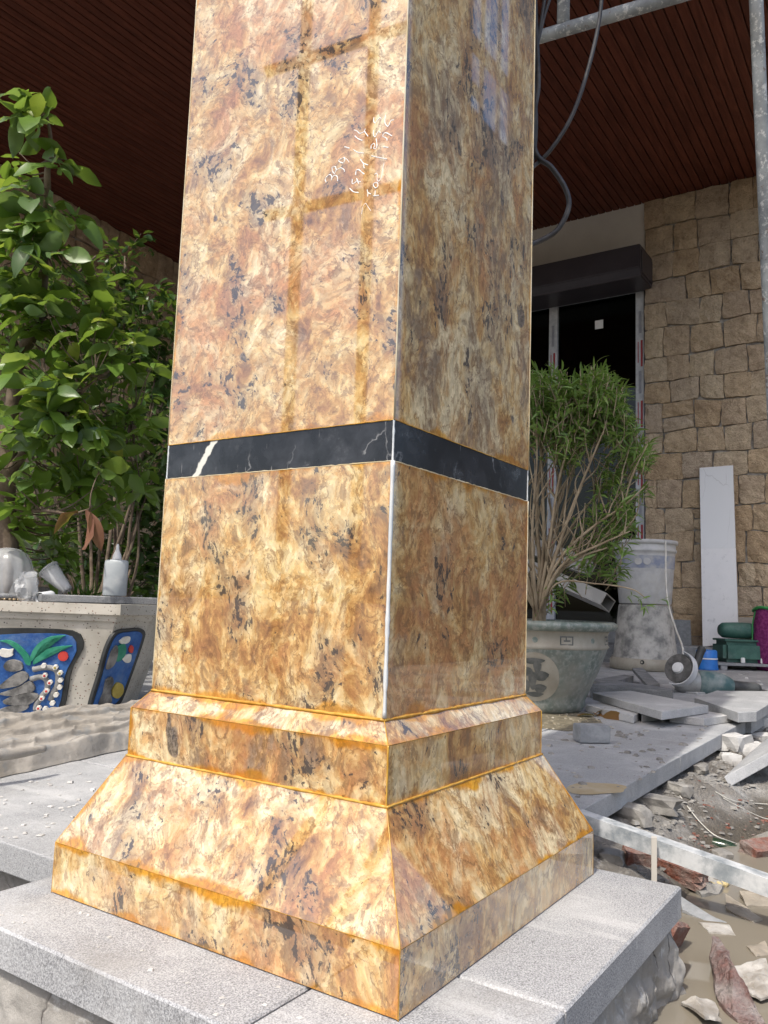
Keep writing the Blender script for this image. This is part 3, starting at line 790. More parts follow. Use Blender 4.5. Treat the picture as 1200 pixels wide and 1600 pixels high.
def cable(pts, r, label, k=8):
    o = tube_obj('cable', pts, r, m_cable, None, k, 8); tag(o, label, 'cable', 'loose black cables beside the column'); return o
D = 1.35
cable([at(942, -60, D), at(938, 20, D), at(921, 100, D), at(895, 178, D), at(862, 232, D), at(836, 258, D), at(822, 268, 1.3)], .0034, 'black cable sweeping down right to left across the timber ceiling')
cable([at(836, -40, D), at(834, 60, D), at(832, 150, D), at(836, 235, D), at(862, 262, D), at(884, 296, D), at(888, 326, D), at(868, 362, D), at(830, 382, D), at(812, 388, 1.3)], .0044, 'thick black cable bowing out in a loop above the white wall')
cable([at(858, -40, D), at(846, 30, D), at(835, 110, D), at(838, 190, D), at(833, 250, D), at(815, 280, 1.3)], .0030, 'thin black cable running close beside the column edge')
cable([at(834, -40, D), at(838, 50, D), at(841, 130, D), at(836, 170, D), at(832, 240, D), at(822, 300, D)], .0042, 'black cable hanging straight against the column corner')
cable([at(872, -40, D), at(852, 20, D), at(842, 60, D), at(830, 95, D), at(816, 110, 1.3)], .0026, 'short black cable slanting behind the column top')

# ------------------------------------------------------------------ foliage helpers
def leaf_mat(name, c0, c1, c2, tr=.35, rough=.35):
    M = Mat(name); v = M.coord()
    c = M.ramp(M.rand(), [(0, c0), (.25, (c1[0] * 1.1, c1[1] * .95, c1[2] * 2.4)), (.5, c1), (.8, c1), (1, c2)])
    at_ = M.n('ShaderNodeAttribute'); at_.attribute_name = 'tone'
    c = M.mix(at_.outputs['Fac'], c, c2)
    c = M.mix(M.math('MULTIPLY', M.step(M.noise(v, 40, 4), .5, .7), .3), c, c0)
    M.fin(c, rough, .5)
    ts = M.n('ShaderNodeBsdfTranslucent'); M.lk(M.mix(.5, c, (.30, .42, .04)), ts.inputs[0])
    mx = M.n('ShaderNodeMixShader'); mx.inputs[0].default_value = tr
    M.lk(M.b.outputs[0], mx.inputs[1]); M.lk(ts.outputs[0], mx.inputs[2]); M.lk(mx.outputs[0], M.out.inputs[0])
    return M.m
m_leaf = leaf_mat('tree_leaf', (.060, .130, .030), (.135, .240, .040), (.32, .37, .055), .45)
m_leaf_small = leaf_mat('shrub_leaf', (.035, .085, .018), (.080, .165, .028), (.16, .24, .045))
m_leaf_bush = leaf_mat('bush_leaf', (.090, .185, .040), (.180, .300, .070), (.32, .40, .10), .40)
m_leaf_brown = leaf_mat('withered_leaf', (.17, .075, .022), (.24, .115, .040), (.27, .16, .045), .3, .75)
m_grass = leaf_mat('grass_blade', (.05, .13, .02), (.09, .20, .03), (.15, .27, .04), .4)
m_bark = varied('tree_bark', (.115, .085, .062), (.20, .155, .115), 30, .9, .2, .6, 60)
m_bark_pale = varied('bush_bark', (.26, .20, .135), (.38, .31, .215), 25, .85, .2, .4, 60)

def leaf_geo(L, W, fold, curl, n=5, tip=1.0, wavy=0.0, seed=0):
    """obovate leaf in local axes: base at origin, blade along +x, normal +z"""
    vs, fs = [], []; rs = random.Random(seed)
    for i in range(n + 1):
        t = i / n
        w = W * .5 * (math.sin(math.pi * min(1, t ** tip * .97 + .02)) ** .8) if 0 < i < n else W * .03
        x = L * (t - .10 * curl * t * t); z = -L * curl * .55 * t * t
        wz = wavy * W * rs.uniform(-.5, .5)
        vs += [(x, -w, z + fold * w + wz), (x, 0, z), (x, w, z + fold * w - wz)]
    for i in range(n):
        a = i * 3
        fs += [(a, a + 1, a + 4, a + 3), (a + 1, a + 2, a + 5, a + 4)]
    return vs, fs
def orient(d, roll):
    d = d.normalized(); up = Vector((0, 0, 1))
    if abs(d.z) > .95: up = Vector((1, 0, 0))
    y_ = up.cross(d).normalized(); z_ = d.cross(y_)
    m_ = Matrix((d, y_, z_)).transposed()
    return m_ @ Matrix.Rotation(roll, 3, 'X')
class Foliage:
    def __init__(s): s.v = []; s.f = []; s.tone = []
    def add(s, geo, p, m_, k, tone=0.0):
        b = len(s.v)
        for q in geo[0]: s.v.append(tuple(m_ @ (Vector(q) * k) + p))
        s.f += [tuple(i + b for i in f) for f in geo[1]]; s.tone += [tone] * len(geo[0])
    def build(s, name, mat, parent, kind='stuff'):
        o = obj(name, (s.v, [], s.f), mat, parent, True)
        a = o.data.attributes.new('tone', 'FLOAT', 'POINT'); a.data.foreach_set('value', s.tone)
        if kind: o['kind'] = kind
        return o
def leaf_meshes(name, mat, specs):
    out = []
    for i, sp in enumerate(specs):
        v, f = leaf_geo(*sp[:4], n=6, tip=sp[4], wavy=sp[5], seed=i)
        me = bpy.data.meshes.new(name); me.from_pydata(v, [], f); me.materials.append(mat)
        for p in me.polygons: p.use_smooth = True
        out.append(me)
    return out

# ------------------------------------------------------------------ terrazzo trough
A = at(189, 944.7, 2.12); B = at(0, 936.8, 2.12); C = at(246, 943.4, 2.27)
ZR = .303
u_ = (B - A); u_.z = 0; u_.normalize(); n_ = Vector((u_.y, -u_.x, 0))
if n_.dot(Vector((1, 1, 0))) < 0: n_ = -n_
cs, ct = (C - A).dot(u_), (C - A).dot(n_)
LT, DT = .55, .22
plan = [(0, 0), (LT, 0), (LT - cs, ct), (LT - cs, ct + DT), (LT, 2 * ct + DT), (0, 2 * ct + DT), (cs, ct + DT), (cs, ct)]
cen = (LT / 2, ct + DT / 2)
def tp(s, t, z, k=1.0, off=0.0):
    s2, t2 = cen[0] + (s - cen[0]) * k, cen[1] + (t - cen[1]) * k
    p = A + u_ * s2 + n_ * t2; return Vector((p.x, p.y, z))
def terrazzo():
    M = Mat('terrazzo'); v = M.coord()
    c = M.mix(M.step(M.noise(v, 10, 6, .6), .35, .65), (.36, .335, .285), (.46, .43, .375))
    sp = M.voro(v, 190, 'F1', 'Color'); ss = M.sep(sp); ds = M.voro(v, 190, 'F1', 'Distance')
    chip = M.math('MULTIPLY', M.step(ss[0], .80, .84), M.step(ds, .42, .30))
    c = M.mix(M.math('MULTIPLY', chip, .85), c, M.mix(M.step(ss[1], .5, .55), (.045, .04, .04), (.17, .085, .06)))
    c = M.mix(M.math('MULTIPLY', M.step(M.noise(v, 6, 6, .7), .55, .7), .4), c, (.56, .54, .50))
    M.bump(M.noise(v, 90, 4), .2, .002)
    return M.fin(c, .75, .3)
m_terr = terrazzo()
tr = thing('planter_trough', 'pale terrazzo planter trough with blue painted panels', 'planter')
def taper(z):    # plan scale at height z
    return .70 + .245 * (z / .27) if z < .27 else .945
bm = bmesh.new(); rings = []
for z, k in ((0, .70), (.09, taper(.09)), (.18, taper(.18)), (.258, taper(.258)), (.258, .952), (.272, .965), (.276, 1.0), (ZR, 1.0), (ZR, .90), (.22, .86)):
    rings.append([bm.verts.new(tp(s, t, z, k)) for s, t in plan])
for a, b in zip(rings, rings[1:]):
    for i in range(8): bm.faces.new((a[i], a[(i + 1) % 8], b[(i + 1) % 8], b[i]))
bm.faces.new(rings[0])
obj('basin', bm, m_terr, tr)
m_soil = varied('potting_soil', (.05, .038, .028), (.09, .07, .05), 40, .95, .1, .8, 60)
bm = bmesh.new(); vs = [bm.verts.new(tp(s, t, .262 + rnd.uniform(-.01, .01), .885)) for s, t in plan]; bm.faces.new(vs)
obj('soil', bm, m_soil, tr)
m_blue = varied('blue_paint', (.016, .070, .25), (.040, .125, .34), 25, .6, .3, .6, 90, dust=.35, dustcol=(.20, .26, .34))
m_black = varied('black_paint', (.020, .022, .022), (.040, .042, .042), 20, .5, .3, dust=.2, dustcol=(.12, .12, .12))
m_pgreen = varied('green_paint', (.018, .19, .115), (.05, .27, .17), 30, .6, .3, .3, 80)
m_pred = varied('red_paint', (.42, .035, .03), (.55, .06, .045), 30, .6, .3)
m_pwhite = varied('cream_paint', (.60, .57, .50), (.72, .70, .64), 30, .7, .3, .3, 80)
m_pgrey = varied('grey_relief_paint', (.075, .072, .068), (.26, .25, .235), 22, .8, .2, .7, 60)
m_pyel = varied('ochre_paint', (.34, .26, .05), (.46, .36, .10), 30, .7, .3)
def on_face(i, u, v, off):      # u 0..1 along plan edge i -> i+1, v metres up, off metres out
    (s0, t0), (s1, t1) = plan[i], plan[(i + 1) % 8]
    p = tp(s0 + (s1 - s0) * u, t0 + (t1 - t0) * u, v, taper(v))
    q = tp(s0 + (s1 - s0) * u, t0 + (t1 - t0) * u, v, taper(v) + .01)
    e0 = tp(s0, t0, v, taper(v)); e1 = tp(s1, t1, v, taper(v))
    nr = Vector(((e1 - e0).y, -(e1 - e0).x, 0)).normalized()
    if nr.dot(q - p) < 0: nr = -nr
    return p + (nr * .96 + Vector((0, 0, -.28))) * off
def px_face(i, px, py):
    """where the pixel's ray meets trough face i -> (u, v)"""
    a = on_face(i, 0, .0, 0); b = on_face(i, 1, .0, 0); c = on_face(i, .5, .25, 0)
    nr = (b - a).cross(c - a); r = ray(px, py); p = CAM + r * ((a - CAM).dot(nr) / r.dot(nr))
    v = p.z
    e0 = on_face(i, 0, v, 0); e1 = on_face(i, 1, v, 0)
    return (p - e0).dot(e1 - e0) / (e1 - e0).length_squared, v
def relief(name, i, pix, off, thick, mat, parent=tr, conv=True, smooth=True):
    uv = [px_face(i, *p) for p in pix] if conv else pix
    if smooth:
        q = smooth_path([Vector((a, b, 0)) for a, b in uv + [uv[0]]], 4)[:-1]; uv = [(p.x, p.y) for p in q]
    bm = bmesh.new()
    add_hull(bm, [on_face(i, a, b, off - .004) for a, b in uv], [on_face(i, a, b, off + thick) for a, b in uv])
    bmesh.ops.triangulate(bm, faces=[f for f in bm.faces if len(f.verts) > 4])
    return obj(name, bm, mat, parent)
def cz(x, y): return (x / 5.217, 960 + y / 5.217)
relief('panel_border', 0, [cz(*p) for p in [(-260, 150), (-100, 112), (60, 108), (250, 108), (470, 116), (590, 128), (660, 160), (688, 220), (680, 280), (640, 350), (600, 420), (575, 500), (560, 600), (545, 700), (500, 820), (470, 900), (200, 905), (-260, 900)]], .001, .005, m_black, smooth=False)
bp = relief('blue_panel', 0, [cz(*p) for p in [(-240, 190), (0, 160), (200, 150), (400, 148), (540, 156), (600, 175), (630, 220), (632, 290), (600, 360), (560, 430), (535, 500), (520, 600), (505, 690), (465, 800), (430, 880), (200, 890), (-240, 885)]], .003, .005, m_blue, smooth=False)
bp = tr
for pl in ([(10, 205), (90, 200), (170, 240), (230, 300), (262, 350), (262, 400), (225, 390), (195, 330), (140, 270), (80, 225)],
           [(262, 330), (290, 270), (340, 215), (420, 172), (545, 162), (440, 190), (370, 230), (320, 290), (290, 350), (265, 370)],
           [(285, 370), (330, 310), (420, 262), (600, 244), (480, 275), (410, 310), (350, 360), (290, 395)]):
    relief('painted_leaf', 0, [cz(*p) for p in pl], .008, .004, m_pgreen, bp)
relief('painted_sun', 0, [cz(528 + 42 * math.cos(a), 330 + 38 * math.sin(a)) for a in np.arange(0, 6.2, .7)], .008, .004, m_pred, bp)
relief('painted_cloud', 0, [cz(*p) for p in [(0, 290), (30, 268), (80, 275), (125, 270), (110, 300), (122, 320), (70, 338), (20, 325)]], .008, .004, m_pwhite, bp)
for pl in ([(45, 410), (70, 370), (130, 358), (190, 380), (200, 430), (140, 450), (75, 445)], [(0, 575), (110, 490), (200, 450), (250, 500), (180, 560), (100, 580), (20, 590)],
           [(0, 635), (90, 605), (180, 570), (260, 530), (300, 600), (200, 640), (100, 650)], [(40, 690), (110, 655), (250, 620), (330, 650), (260, 715), (150, 725), (60, 715)], [(0, 765), (110, 730), (240, 718), (230, 760), (120, 790), (20, 785)]):
    relief('painted_rock', 0, [cz(*p) for p in pl], .008, .006, m_pgrey, bp)
def band_relief(name, i, pts, w, off, th, mat):
    p = smooth_path([Vector((*px_face(i, *q), 0)) for q in pts], 6)
    bm = bmesh.new(); q = [on_face(i, a.x, a.y, off) for a in p]
    tube(bm, q, w, 8); return obj(name, bm, mat, tr, True)
m_pgrey2 = varied('grey_branch_paint', (.20, .20, .195), (.30, .295, .285), 30, .75, .2, .5, 60)
band_relief('painted_branch', 0, [cz(*p) for p in [(280, 440), (360, 425), (440, 430), (480, 470), (480, 560), (450, 620), (420, 690)]], .008, .006, .004, m_pgrey2)
band_relief('painted_branch', 0, [cz(*p) for p in [(260, 520), (340, 500), (390, 530), (395, 600), (350, 660), (310, 720), (300, 770)]], .008, .006, .004, m_pgrey2)
for k, (x, y) in enumerate([(375, 402), (470, 415), (508, 460), (512, 518), (505, 575), (475, 637), (385, 480), (425, 538), (400, 605), (360, 665), (445, 705), (335, 745), (388, 750)]):
    pts = [cz(x + 22 * math.cos(a), y + 20 * math.sin(a)) for a in np.arange(0, 6.2, 1.05)]
    o = relief('painted_blossom', 0, pts, .014, .004, m_pwhite, bp, smooth=False)
    if k in (1, 2, 6, 7, 8, 9, 11): relief('blossom_centre', 0, [cz(x + 10 * math.cos(a), y + 9 * math.sin(a)) for a in np.arange(0, 6.2, 1.05)], .018, .002, m_pred if k > 2 else m_pyel, o, smooth=False)
F2 = 7
def second(nm, pl, off, th, mat, smooth=True): relief(nm, F2, [cz(*p) for p in pl], off, th, mat, smooth=smooth)
second('panel_border', [(985, 118), (1120, 110), (1165, 130), (1168, 180), (1120, 330), (1060, 500), (1000, 660), (960, 730), (880, 775), (740, 790), (715, 770), (740, 660), (790, 500), (840, 310), (890, 190), (935, 135)], .001, .005, m_black)
second('blue_panel', [(985, 142), (1095, 132), (1135, 150), (1135, 190), (1090, 330), (1030, 500), (975, 640), (935, 705), (870, 748), (760, 765), (742, 745), (768, 650), (815, 500), (862, 320), (908, 205), (945, 158)], .004, .005, m_blue)
second('painted_cloud', [(945, 205), (985, 175), (1030, 170), (1025, 210), (990, 228), (955, 225)], .009, .004, m_pwhite)
second('painted_cloud', [(965, 350), (1000, 318), (1040, 315), (1035, 370), (1000, 382)], .009, .004, m_pwhite)
second('painted_sun', [(1022, 270), (1042, 240), (1060, 260), (1050, 300), (1030, 298)], .009, .004, m_pred)
second('painted_leaf', [(930, 250), (985, 225), (1000, 290), (970, 350), (925, 372), (915, 320)], .009, .004, m_pgreen)
second('painted_rock', [(880, 290), (920, 240), (930, 300), (905, 390), (860, 430), (840, 420)], .009, .005, m_pgrey)
second('painted_rock', [(835, 520), (880, 495), (895, 540), (870, 620), (880, 700), (820, 735), (780, 720), (815, 620)], .009, .005, m_pgrey)
second('painted_flower', [(885, 600), (925, 545), (970, 560), (975, 620), (935, 670), (890, 655)], .009, .005, m_pyel)

# ------------------------------------------------------------------ tree in the trough
DTREE = 2.30
tree = thing('leafy_tree', 'broad-leaved young tree with lower brown withered leaf in the trough', 'tree')
bm = bmesh.new(); limbs = []
def limb(pix, r0, r1, k=8):
    p = smooth_path([at(*q) for q in pix], 6); 
    p = [q + Vector((.006 * mnoise.noise(q * 9), .006 * mnoise.noise(q * 9 + Vector((5, 0, 0))), 0)) for q in p]
    tube(bm, p, [r0 + (r1 - r0) * i / (len(p) - 1) for i in range(len(p))], k); limbs.append((p, r1))
DB = 2.45
root = at(14, 930, DB); root.z = .24
limb([(14, 945, DB), (12, 850, DB), (10, 760, DB), (14, 690, DB), (22, 620, DB), (30, 560, DB), (60, 500, DB), (66, 440, DB), (72, 330, 2.3), (76, 270, 2.28), (80, 215, 2.25), (72, 178, 2.22)], .034, .0028, 10)
limb([(12, 740, DB), (36, 708, 2.4), (70, 672, 2.33), (110, 630, 2.28), (150, 590, 2.25)], .016, .004)
limb([(14, 690, DB), (-10, 640, DB), (-40, 590, DB), (-70, 520, DB)], .018, .006)
limb([(30, 560, DB), (10, 500, 2.5), (-5, 430, 2.5), (0, 370, 2.5)], .014, .004)
limb([(62, 500, DB), (95, 470, 2.5), (120, 430, 2.5), (150, 400, 2.5)], .008, .003)
limb([(14, 820, DB), (40, 800, 2.35), (75, 798, 2.25), (110, 803, 2.2), (140, 795, 2.16)], .006, .002)
limb([(90, 650, 2.3), (120, 660, 2.35), (165, 650, 2.4), (205, 655, 2.45)], .005, .002)
obj('trunk', bm, m_bark, tree, True)
LEAVES = leaf_meshes('leaf', m_leaf, [(.105, .054, .25, .25, 1.25, .14), (.095, .054, .35, .5, 1.3, .25), (.115, .050, .2, .75, 1.2, .18), (.085, .052, .1, .15, 1.35, .3), (.105, .044, .5, .9, 1.2, .22)])
GEO = [leaf_geo(.09, .042, .25, .3, 4, 1.15, .1, 1), leaf_geo(.08, .04, .35, .6, 4, 1.2, .15, 2), leaf_geo(.085, .036, .15, .1, 4, 1.1, .1, 3)]
BL = [  # px, py, radius px, depth, number of shoots
 (46, 165, 34, 2.24, 5), (30, 265, 40, 2.26, 5), (95, 262, 22, 2.25, 2), (25, 345, 60, 2.3, 12), (95, 330, 34, 2.3, 5), (70, 420, 75, 2.32, 18), (20, 470, 60, 2.4, 12), (130, 450, 50, 2.35, 10),
 (60, 540, 80, 2.35, 20), (140, 540, 65, 2.35, 16), (200, 560, 45, 2.4, 9), (40, 620, 70, 2.3, 14), (125, 620, 70, 2.3, 16), (195, 640, 55, 2.4, 11), (90, 690, 60, 2.3, 9), (150, 700, 55, 2.35, 8), (215, 700, 40, 2.5, 5), (20, 760, 45, 2.3, 8), (75, 770, 40, 2.35, 5), (150, 760, 40, 2.4, 4), (-60, 500, 110, 2.5, 16), (-50, 680, 90, 2.5, 10), (-60, 350, 70, 2.5, 8), (50, 820, 40, 2.5, 9), (110, 765, 45, 2.45, 9), (205, 750, 40, 2.55, 7), (90, 850, 25, 2.55, 6), (180, 800, 30, 2.6, 5)]
cand = []; fol_twig = bmesh.new(); rl = random.Random(21)
allp = [(q, r) for p, r in limbs for q in p]
for (px, py, rp, dd, ns) in BL:
    for s in range(ns):
        while True:
            x, y, z = (rl.uniform(-1, 1) for _ in range(3))
            if x * x + y * y + z * z < 1: break
        tipp = at(px + x * rp, py + y * rp, dd + z * rp * dd / FPX * 1.5)
        near = min(allp, key=lambda q: (q[0] - tipp).length)[0]
        dirv = (tipp - near); L_ = dirv.length
        if L_ > .03:
            midp = near.lerp(tipp, .5) + Vector((rl.uniform(-.02, .02), rl.uniform(-.02, .02), -.12 * L_))
            if L_ < .30: tube(fol_twig, smooth_path([near, midp, tipp], 4), [.0028, .0011], 5)
        dn = dirv.normalized() if L_ > 1e-4 else Vector((0, 0, 1))
        base = (dn * .5 + Vector((0, 0, .75)) + Vector((rl.uniform(-.3, .3), rl.uniform(-.3, .3), 0))).normalized()
        nl = rl.randint(4, 7); ph = rl.uniform(0, 6)
        for i in range(nl):
            a = ph + i * 2.4; o_ = base.orthogonal().normalized(); o_ = Matrix.Rotation(a, 3, base) @ o_
            el = rl.uniform(-.25, .75)
            d_ = (o_ * math.cos(el) + base * math.sin(el) + Vector((0, 0, rl.uniform(-.45, .1)))).normalized()
            p_ = tipp - base * rl.uniform(0, .035)
            cand.append((p_, orient(d_, rl.gauss(0, .75)), rl.uniform(.45, 1.08), rl.random()))
obj('twigs', fol_twig, m_bark, tree, True)['kind'] = 'stuff'
cand.sort(key=lambda c: (c[0] - CAM).dot(ZC) - .12 * c[2])
inv = [c for c in cand if (c[0] - CAM).dot(XC) / (c[0] - CAM).dot(ZC) * FPX > -640]
big = inv[:300]; bigid = set(id(c) for c in big)
for i, (p_, m_, k, tone) in enumerate(big):
    o = bpy.data.objects.new('leaf', LEAVES[i % 5]); col.objects.link(o); o.parent = tree
    o.matrix_local = Matrix.Translation(p_) @ m_.to_4x4() @ Matrix.Scale(k, 4)
F = Foliage()
for c in cand:
    if id(c) not in bigid: F.add(GEO[rl.randrange(3)], c[0], c[1], c[2], .9 * max(0, c[3] - .75))
F.build('crown', m_leaf, tree)
# the withered leaves on the low twig
wl = leaf_meshes('leaf', m_leaf_brown, [(.11, .036, .7, .35, 1.0, .5), (.08, .03, .8, 1.0, 1.0, .5)])
for i, (px, py, dx, dz) in enumerate(((136, 797, .15, -1), (122, 800, -.8, -.35), (142, 800, .35, -1))):
    o = bpy.data.objects.new('leaf', wl[i % 2]); col.objects.link(o); o.parent = tree
    o.matrix_local = Matrix.Translation(at(px, py, 2.16)) @ orient(XC * dx + Vector((0, 0, dz)), .6 * i).to_4x4()
    o['label'] = 'withered brown leaf'

# small-leaved shrub behind the trough
shrub = thing('small_leaved_shrub', 'dense dark green small-leaved shrub behind the trough tree', 'shrub')
bm = bmesh.new(); F = Foliage(); G3 = [leaf_geo(.058, .026, .25, .3, 3, 1.0, .1, 4), leaf_geo(.05, .024, .4, .6, 3, 1.0, .1, 5)]
sroot = at(150, 1010, 3.25); sroot.z = 0.001
SB = [(195, 400, 45, 3.2, 16), (225, 470, 55, 3.2, 34), (160, 450, 60, 3.3, 24), (250, 540, 45, 3.2, 26), (190, 560, 75, 3.3, 40), (240, 630, 50, 3.2, 26), (150, 640, 80, 3.4, 34), (70, 600, 90, 3.4, 34), (215, 700, 55, 3.3, 22), (120, 740, 70, 3.4, 26), (40, 740, 80, 3.4, 26), (215, 775, 38, 3.35, 8), (60, 840, 50, 3.0, 16), (60, 480, 80, 3.4, 24), (255, 700, 40, 3.4, 24), (90, 870, 30, 2.7, 10), (235, 770, 42, 3.5, 46), (225, 840, 45, 3.5, 46), (160, 850, 50, 3.6, 46), (235, 900, 40, 3.5, 34), (170, 910, 45, 3.6, 34), (110, 830, 50, 3.6, 36), (265, 600, 40, 3.5, 24)]  # added dense low clumps hide the wall, standing in for deep shade
for (px, py, rp, dd, ns) in SB:
    c_ = at(px, py, dd)
    tube(bm, smooth_path([sroot + Vector((rl.uniform(-.1, .1), rl.uniform(-.1, .1), 0)), sroot.lerp(c_, .5) + Vector((rl.uniform(-.06, .06), rl.uniform(-.06, .06), .05)), c_], 5), [.010, .003], 6)
    for s in range(ns):
        while True:
            x, y, z = (rl.uniform(-1, 1) for _ in range(3))
            if x * x + y * y + z * z < 1: break
        tipp = at(px + x * rp, py + y * rp, dd + z * rp * dd / FPX * 1.2)
        tube(bm, [tipp.lerp(c_, .4), tipp], [.002, .001], 4)
        for i in range(rl.randint(5, 8)):
            d_ = Vector((rl.gauss(0, 1), rl.gauss(0, 1), rl.gauss(.15, .6))).normalized()
            F.add(G3[i % 2], tipp + d_ * .01 - Vector((0, 0, rl.uniform(0, .04))), orient(d_, rl.gauss(0, .5)), rl.uniform(.7, 1.2), .6 * max(0, rl.random() - .7))
obj('stems', bm, m_bark, shrub, True)['kind'] = 'stuff'; F.build('crown', m_leaf_small, shrub)

# ------------------------------------------------------------------ things on the trough rim
rz = ZR + .0005
def rimpt(px, py, z=rz): return onz(px, py, z)
sl_a, sl_b = at(96, 941, 2.16), at(250, 939, 2.42)
def on_rim(s, t, z=rz): return tp(s, t, z)
# slate strip lying along the chamfered end
A0 = on_rim(.215, .012); A1 = on_rim(cs * .93, ct + .02); dv = (A1 - A0).normalized(); sv = Vector((-dv.y, dv.x, 0))
if sv.dot(n_) < 0: sv = -sv
slate = obj('slate_strip', prism([A0, A1 + dv * .10, A1 + dv * .10 + sv * .085, A0 + sv * .085], rz, rz + .020, .002), m_tile_dark)
tag(slate, 'dark slate strip lying along the trough rim', 'stone strip')
# glue bottle on the slate
gb = at(179, 925, 2.30); gb.z = rz + .0212
m_bottle = varied('milky_polythene', (.38, .41, .43), (.47, .50, .51), 14, .45, .5, dust=.3, dustcol=(.68, .68, .66))
bt = thing('glue_bottle', 'milky plastic glue bottle with pointed nozzle standing on the slate', 'bottle', loc=gb)
bm = lathe([(0, 0), (.030, 0), (.0335, .003), (.0335, .092), (.0325, .098), (.029, .1015), (.012, .103), (0, .103)], 32)
for v in bm.verts: v.co.y *= .72
o = obj('body', bm, m_bottle, bt, True); o.rotation_euler = (0, 0, math.atan2(XC.y, XC.x))
obj('nozzle', lathe([(.013, .1032), (.0125, .110), (.0105, .118), (.006, .128), (.0045, .134), (.0042, .142), (.0025, .147), (0, .148)], 20), m_white, bt, True)
# low grey dish with a tuft of grass behind the rim
dpos = at(128, 925, 2.56); dpos.z = .285
dish = tag(obj('shallow_dish', lathe([(0, 0), (.07, 0), (.095, .035), (.099, .036), (.09, .03), (.065, .008), (0, .008)], 28), m_concrete, None, True), 'shallow grey dish half hidden behind the slate', 'dish'); dish.location = dpos
F = Foliage(); gg = leaf_geo(.09, .006, .2, 1.1, 4, .8)
for i in range(60):
    d_ = Vector((rl.gauss(0, .6), rl.gauss(0, .6), 1)); F.add(gg, Vector((rl.gauss(0, .02), rl.gauss(0, .02), .006)) + dpos, orient(d_, rl.uniform(-3, 3)), rl.uniform(.6, 1.2), rl.random() * .6)
gr = F.build('grass_tuft', m_grass, None, 'stuff'); tag(gr, 'small bright green grass tuft in the shallow dish', 'grass')
# clear plastic jar on its side with bag, tubes and cups
def crumple(name, c, s, mat, seed, label, cat, sub=3, amp=.35):
    bm = bmesh.new(); bmesh.ops.create_icosphere(bm, subdivisions=sub, radius=1)
    for v in bm.verts:
        d_ = v.co.normalized(); k = 1 + amp * mnoise.noise(d_ * 2.1 + Vector((seed, 0, 0))) + amp * .5 * mnoise.noise(d_ * 5 + Vector((0, seed, 0)))
        v.co = Vector((d_.x * s[0], d_.y * s[1], max(-.75, d_.z) * s[2])) * k
    o = obj(name, bm, mat); o.location = c; return tag(o, label, cat)
jc = at(10, 915, 2.36); jc.z = rz
jar = thing('plastic_jar', 'large cloudy plastic jar leaning at the left frame edge', 'jar', loc=jc + XC * .0)
bm = lathe([(0, .001), (.055, .001), (.066, .010), (.070, .05), (.069, .085), (.062, .115), (.048, .135), (.030, .146), (.012, .150), (0, .151)], 72)
for v in bm.verts:
    th = math.atan2(v.co.y, v.co.x); k = 1 + .030 * math.cos(th * 12) + .05 * mnoise.noise(v.co * 18); v.co.x *= k; v.co.y *= k
obj('jar_body', bm, m_plastic, jar, True)
obj('jar_base', lathe([(0, .002), (.052, .002), (.062, .010), (.060, .018), (0, .016)], 40), m_frosted, jar, True)
crumple('plastic_bag', at(42, 905, 2.30) * 1, (.030, .030, .045), m_plastic, 3, 'crumpled clear plastic bag next to the cloudy jar', 'bag').location.z = rz + .035
def cup(px, py, d_, ax, L, r0, r1, label, mat=m_plastic):
    p = at(px, py, d_); p.z = rz + max(r0, r1) + .002
    t_ = thing('plastic_cup', label, 'cup', 'plastic waste on the trough rim')
    ax = Vector(ax).normalized()
    obj('cup_wall', lathe([(0, 0), (r0, 0), (r0, .004), (r1, L), (r1 * .94, L), (r0 * .92, .006)], 24, p, None, ax), mat, t_, True)
    obj('cup_lip', lathe([(r1, L - .003), (r1 * 1.08, L), (r1, L + .003)], 24, p, None, ax), mat, t_, True)
    t_.location = (0, 0, 0); return t_
cup(106, 924, 2.33, -XC * .75 + Vector((0, 0, .75)), .085, .015, .030, 'grey plastic cup tilted against the slate end')
cup(80, 930, 2.22, -ZC + XC * -.2, .05, .014, .014, 'short dusty plastic tube end facing out on the rim', m_frosted)
cup(52, 932, 2.20, -ZC * .5 + Vector((0, 0, .9)), .06, .013, .017, 'narrow clear plastic tube standing beside the bag')
F = []; bm = bmesh.new()
for i in range(60):
    p = at(rl.uniform(0, 45), 936, rl.uniform(2.28, 2.38)); p.z = rz + .002
    bmesh.ops.create_icosphere(bm, subdivisions=1, radius=rl.uniform(.001, .0035), matrix=Matrix.Translation(p))
saw = obj('sawdust', bm, varied('sawdust_crumb', (.52, .38, .22), (.62, .48, .30), 50, .9, .2)); tag(saw, 'tan sawdust crumbs spilled on the trough rim', 'sawdust', kind='stuff')

# ------------------------------------------------------------------ folded tarpaulin in front of the trough
def tarp_mat():
    M = Mat('dusty_tarpaulin'); v = M.coord()
    c = M.mix(M.step(M.noise(v, 7, 8, .66), .35, .65), (.26, .235, .20), (.36, .335, .30))
    c = M.mix(M.math('MULTIPLY', M.step(M.noise(v, 50, 6, .7), .56, .66), .6), c, (.25, .225, .195))
    c = M.mix(M.math('MULTIPLY', M.step(M.noise(M.vadd(v, (2, 2, 2)), 13, 4, .6), .55, .66), .55), c, (.20, .215, .225))
    M.bump(M.math('ADD', M.noise(M.warp(v, 10, .1), 22, 7, .65), M.math('MULTIPLY', M.noise(v, 150, 3), .25)), .45, .006)
    return M.fin(c, .85, .25)
m_tarp = tarp_mat()
tarp = thing('folded_tarpaulin', 'dusty beige tarpaulin roll lying below the painted trough', 'tarpaulin')
FL, FR, BL_, BR_ = onz(-150, 1250), onz(235, 1163), onz(-130, 1140, .035), onz(260, 1108, .035)
NU, NV = 170, 150; vs, fs = [], []
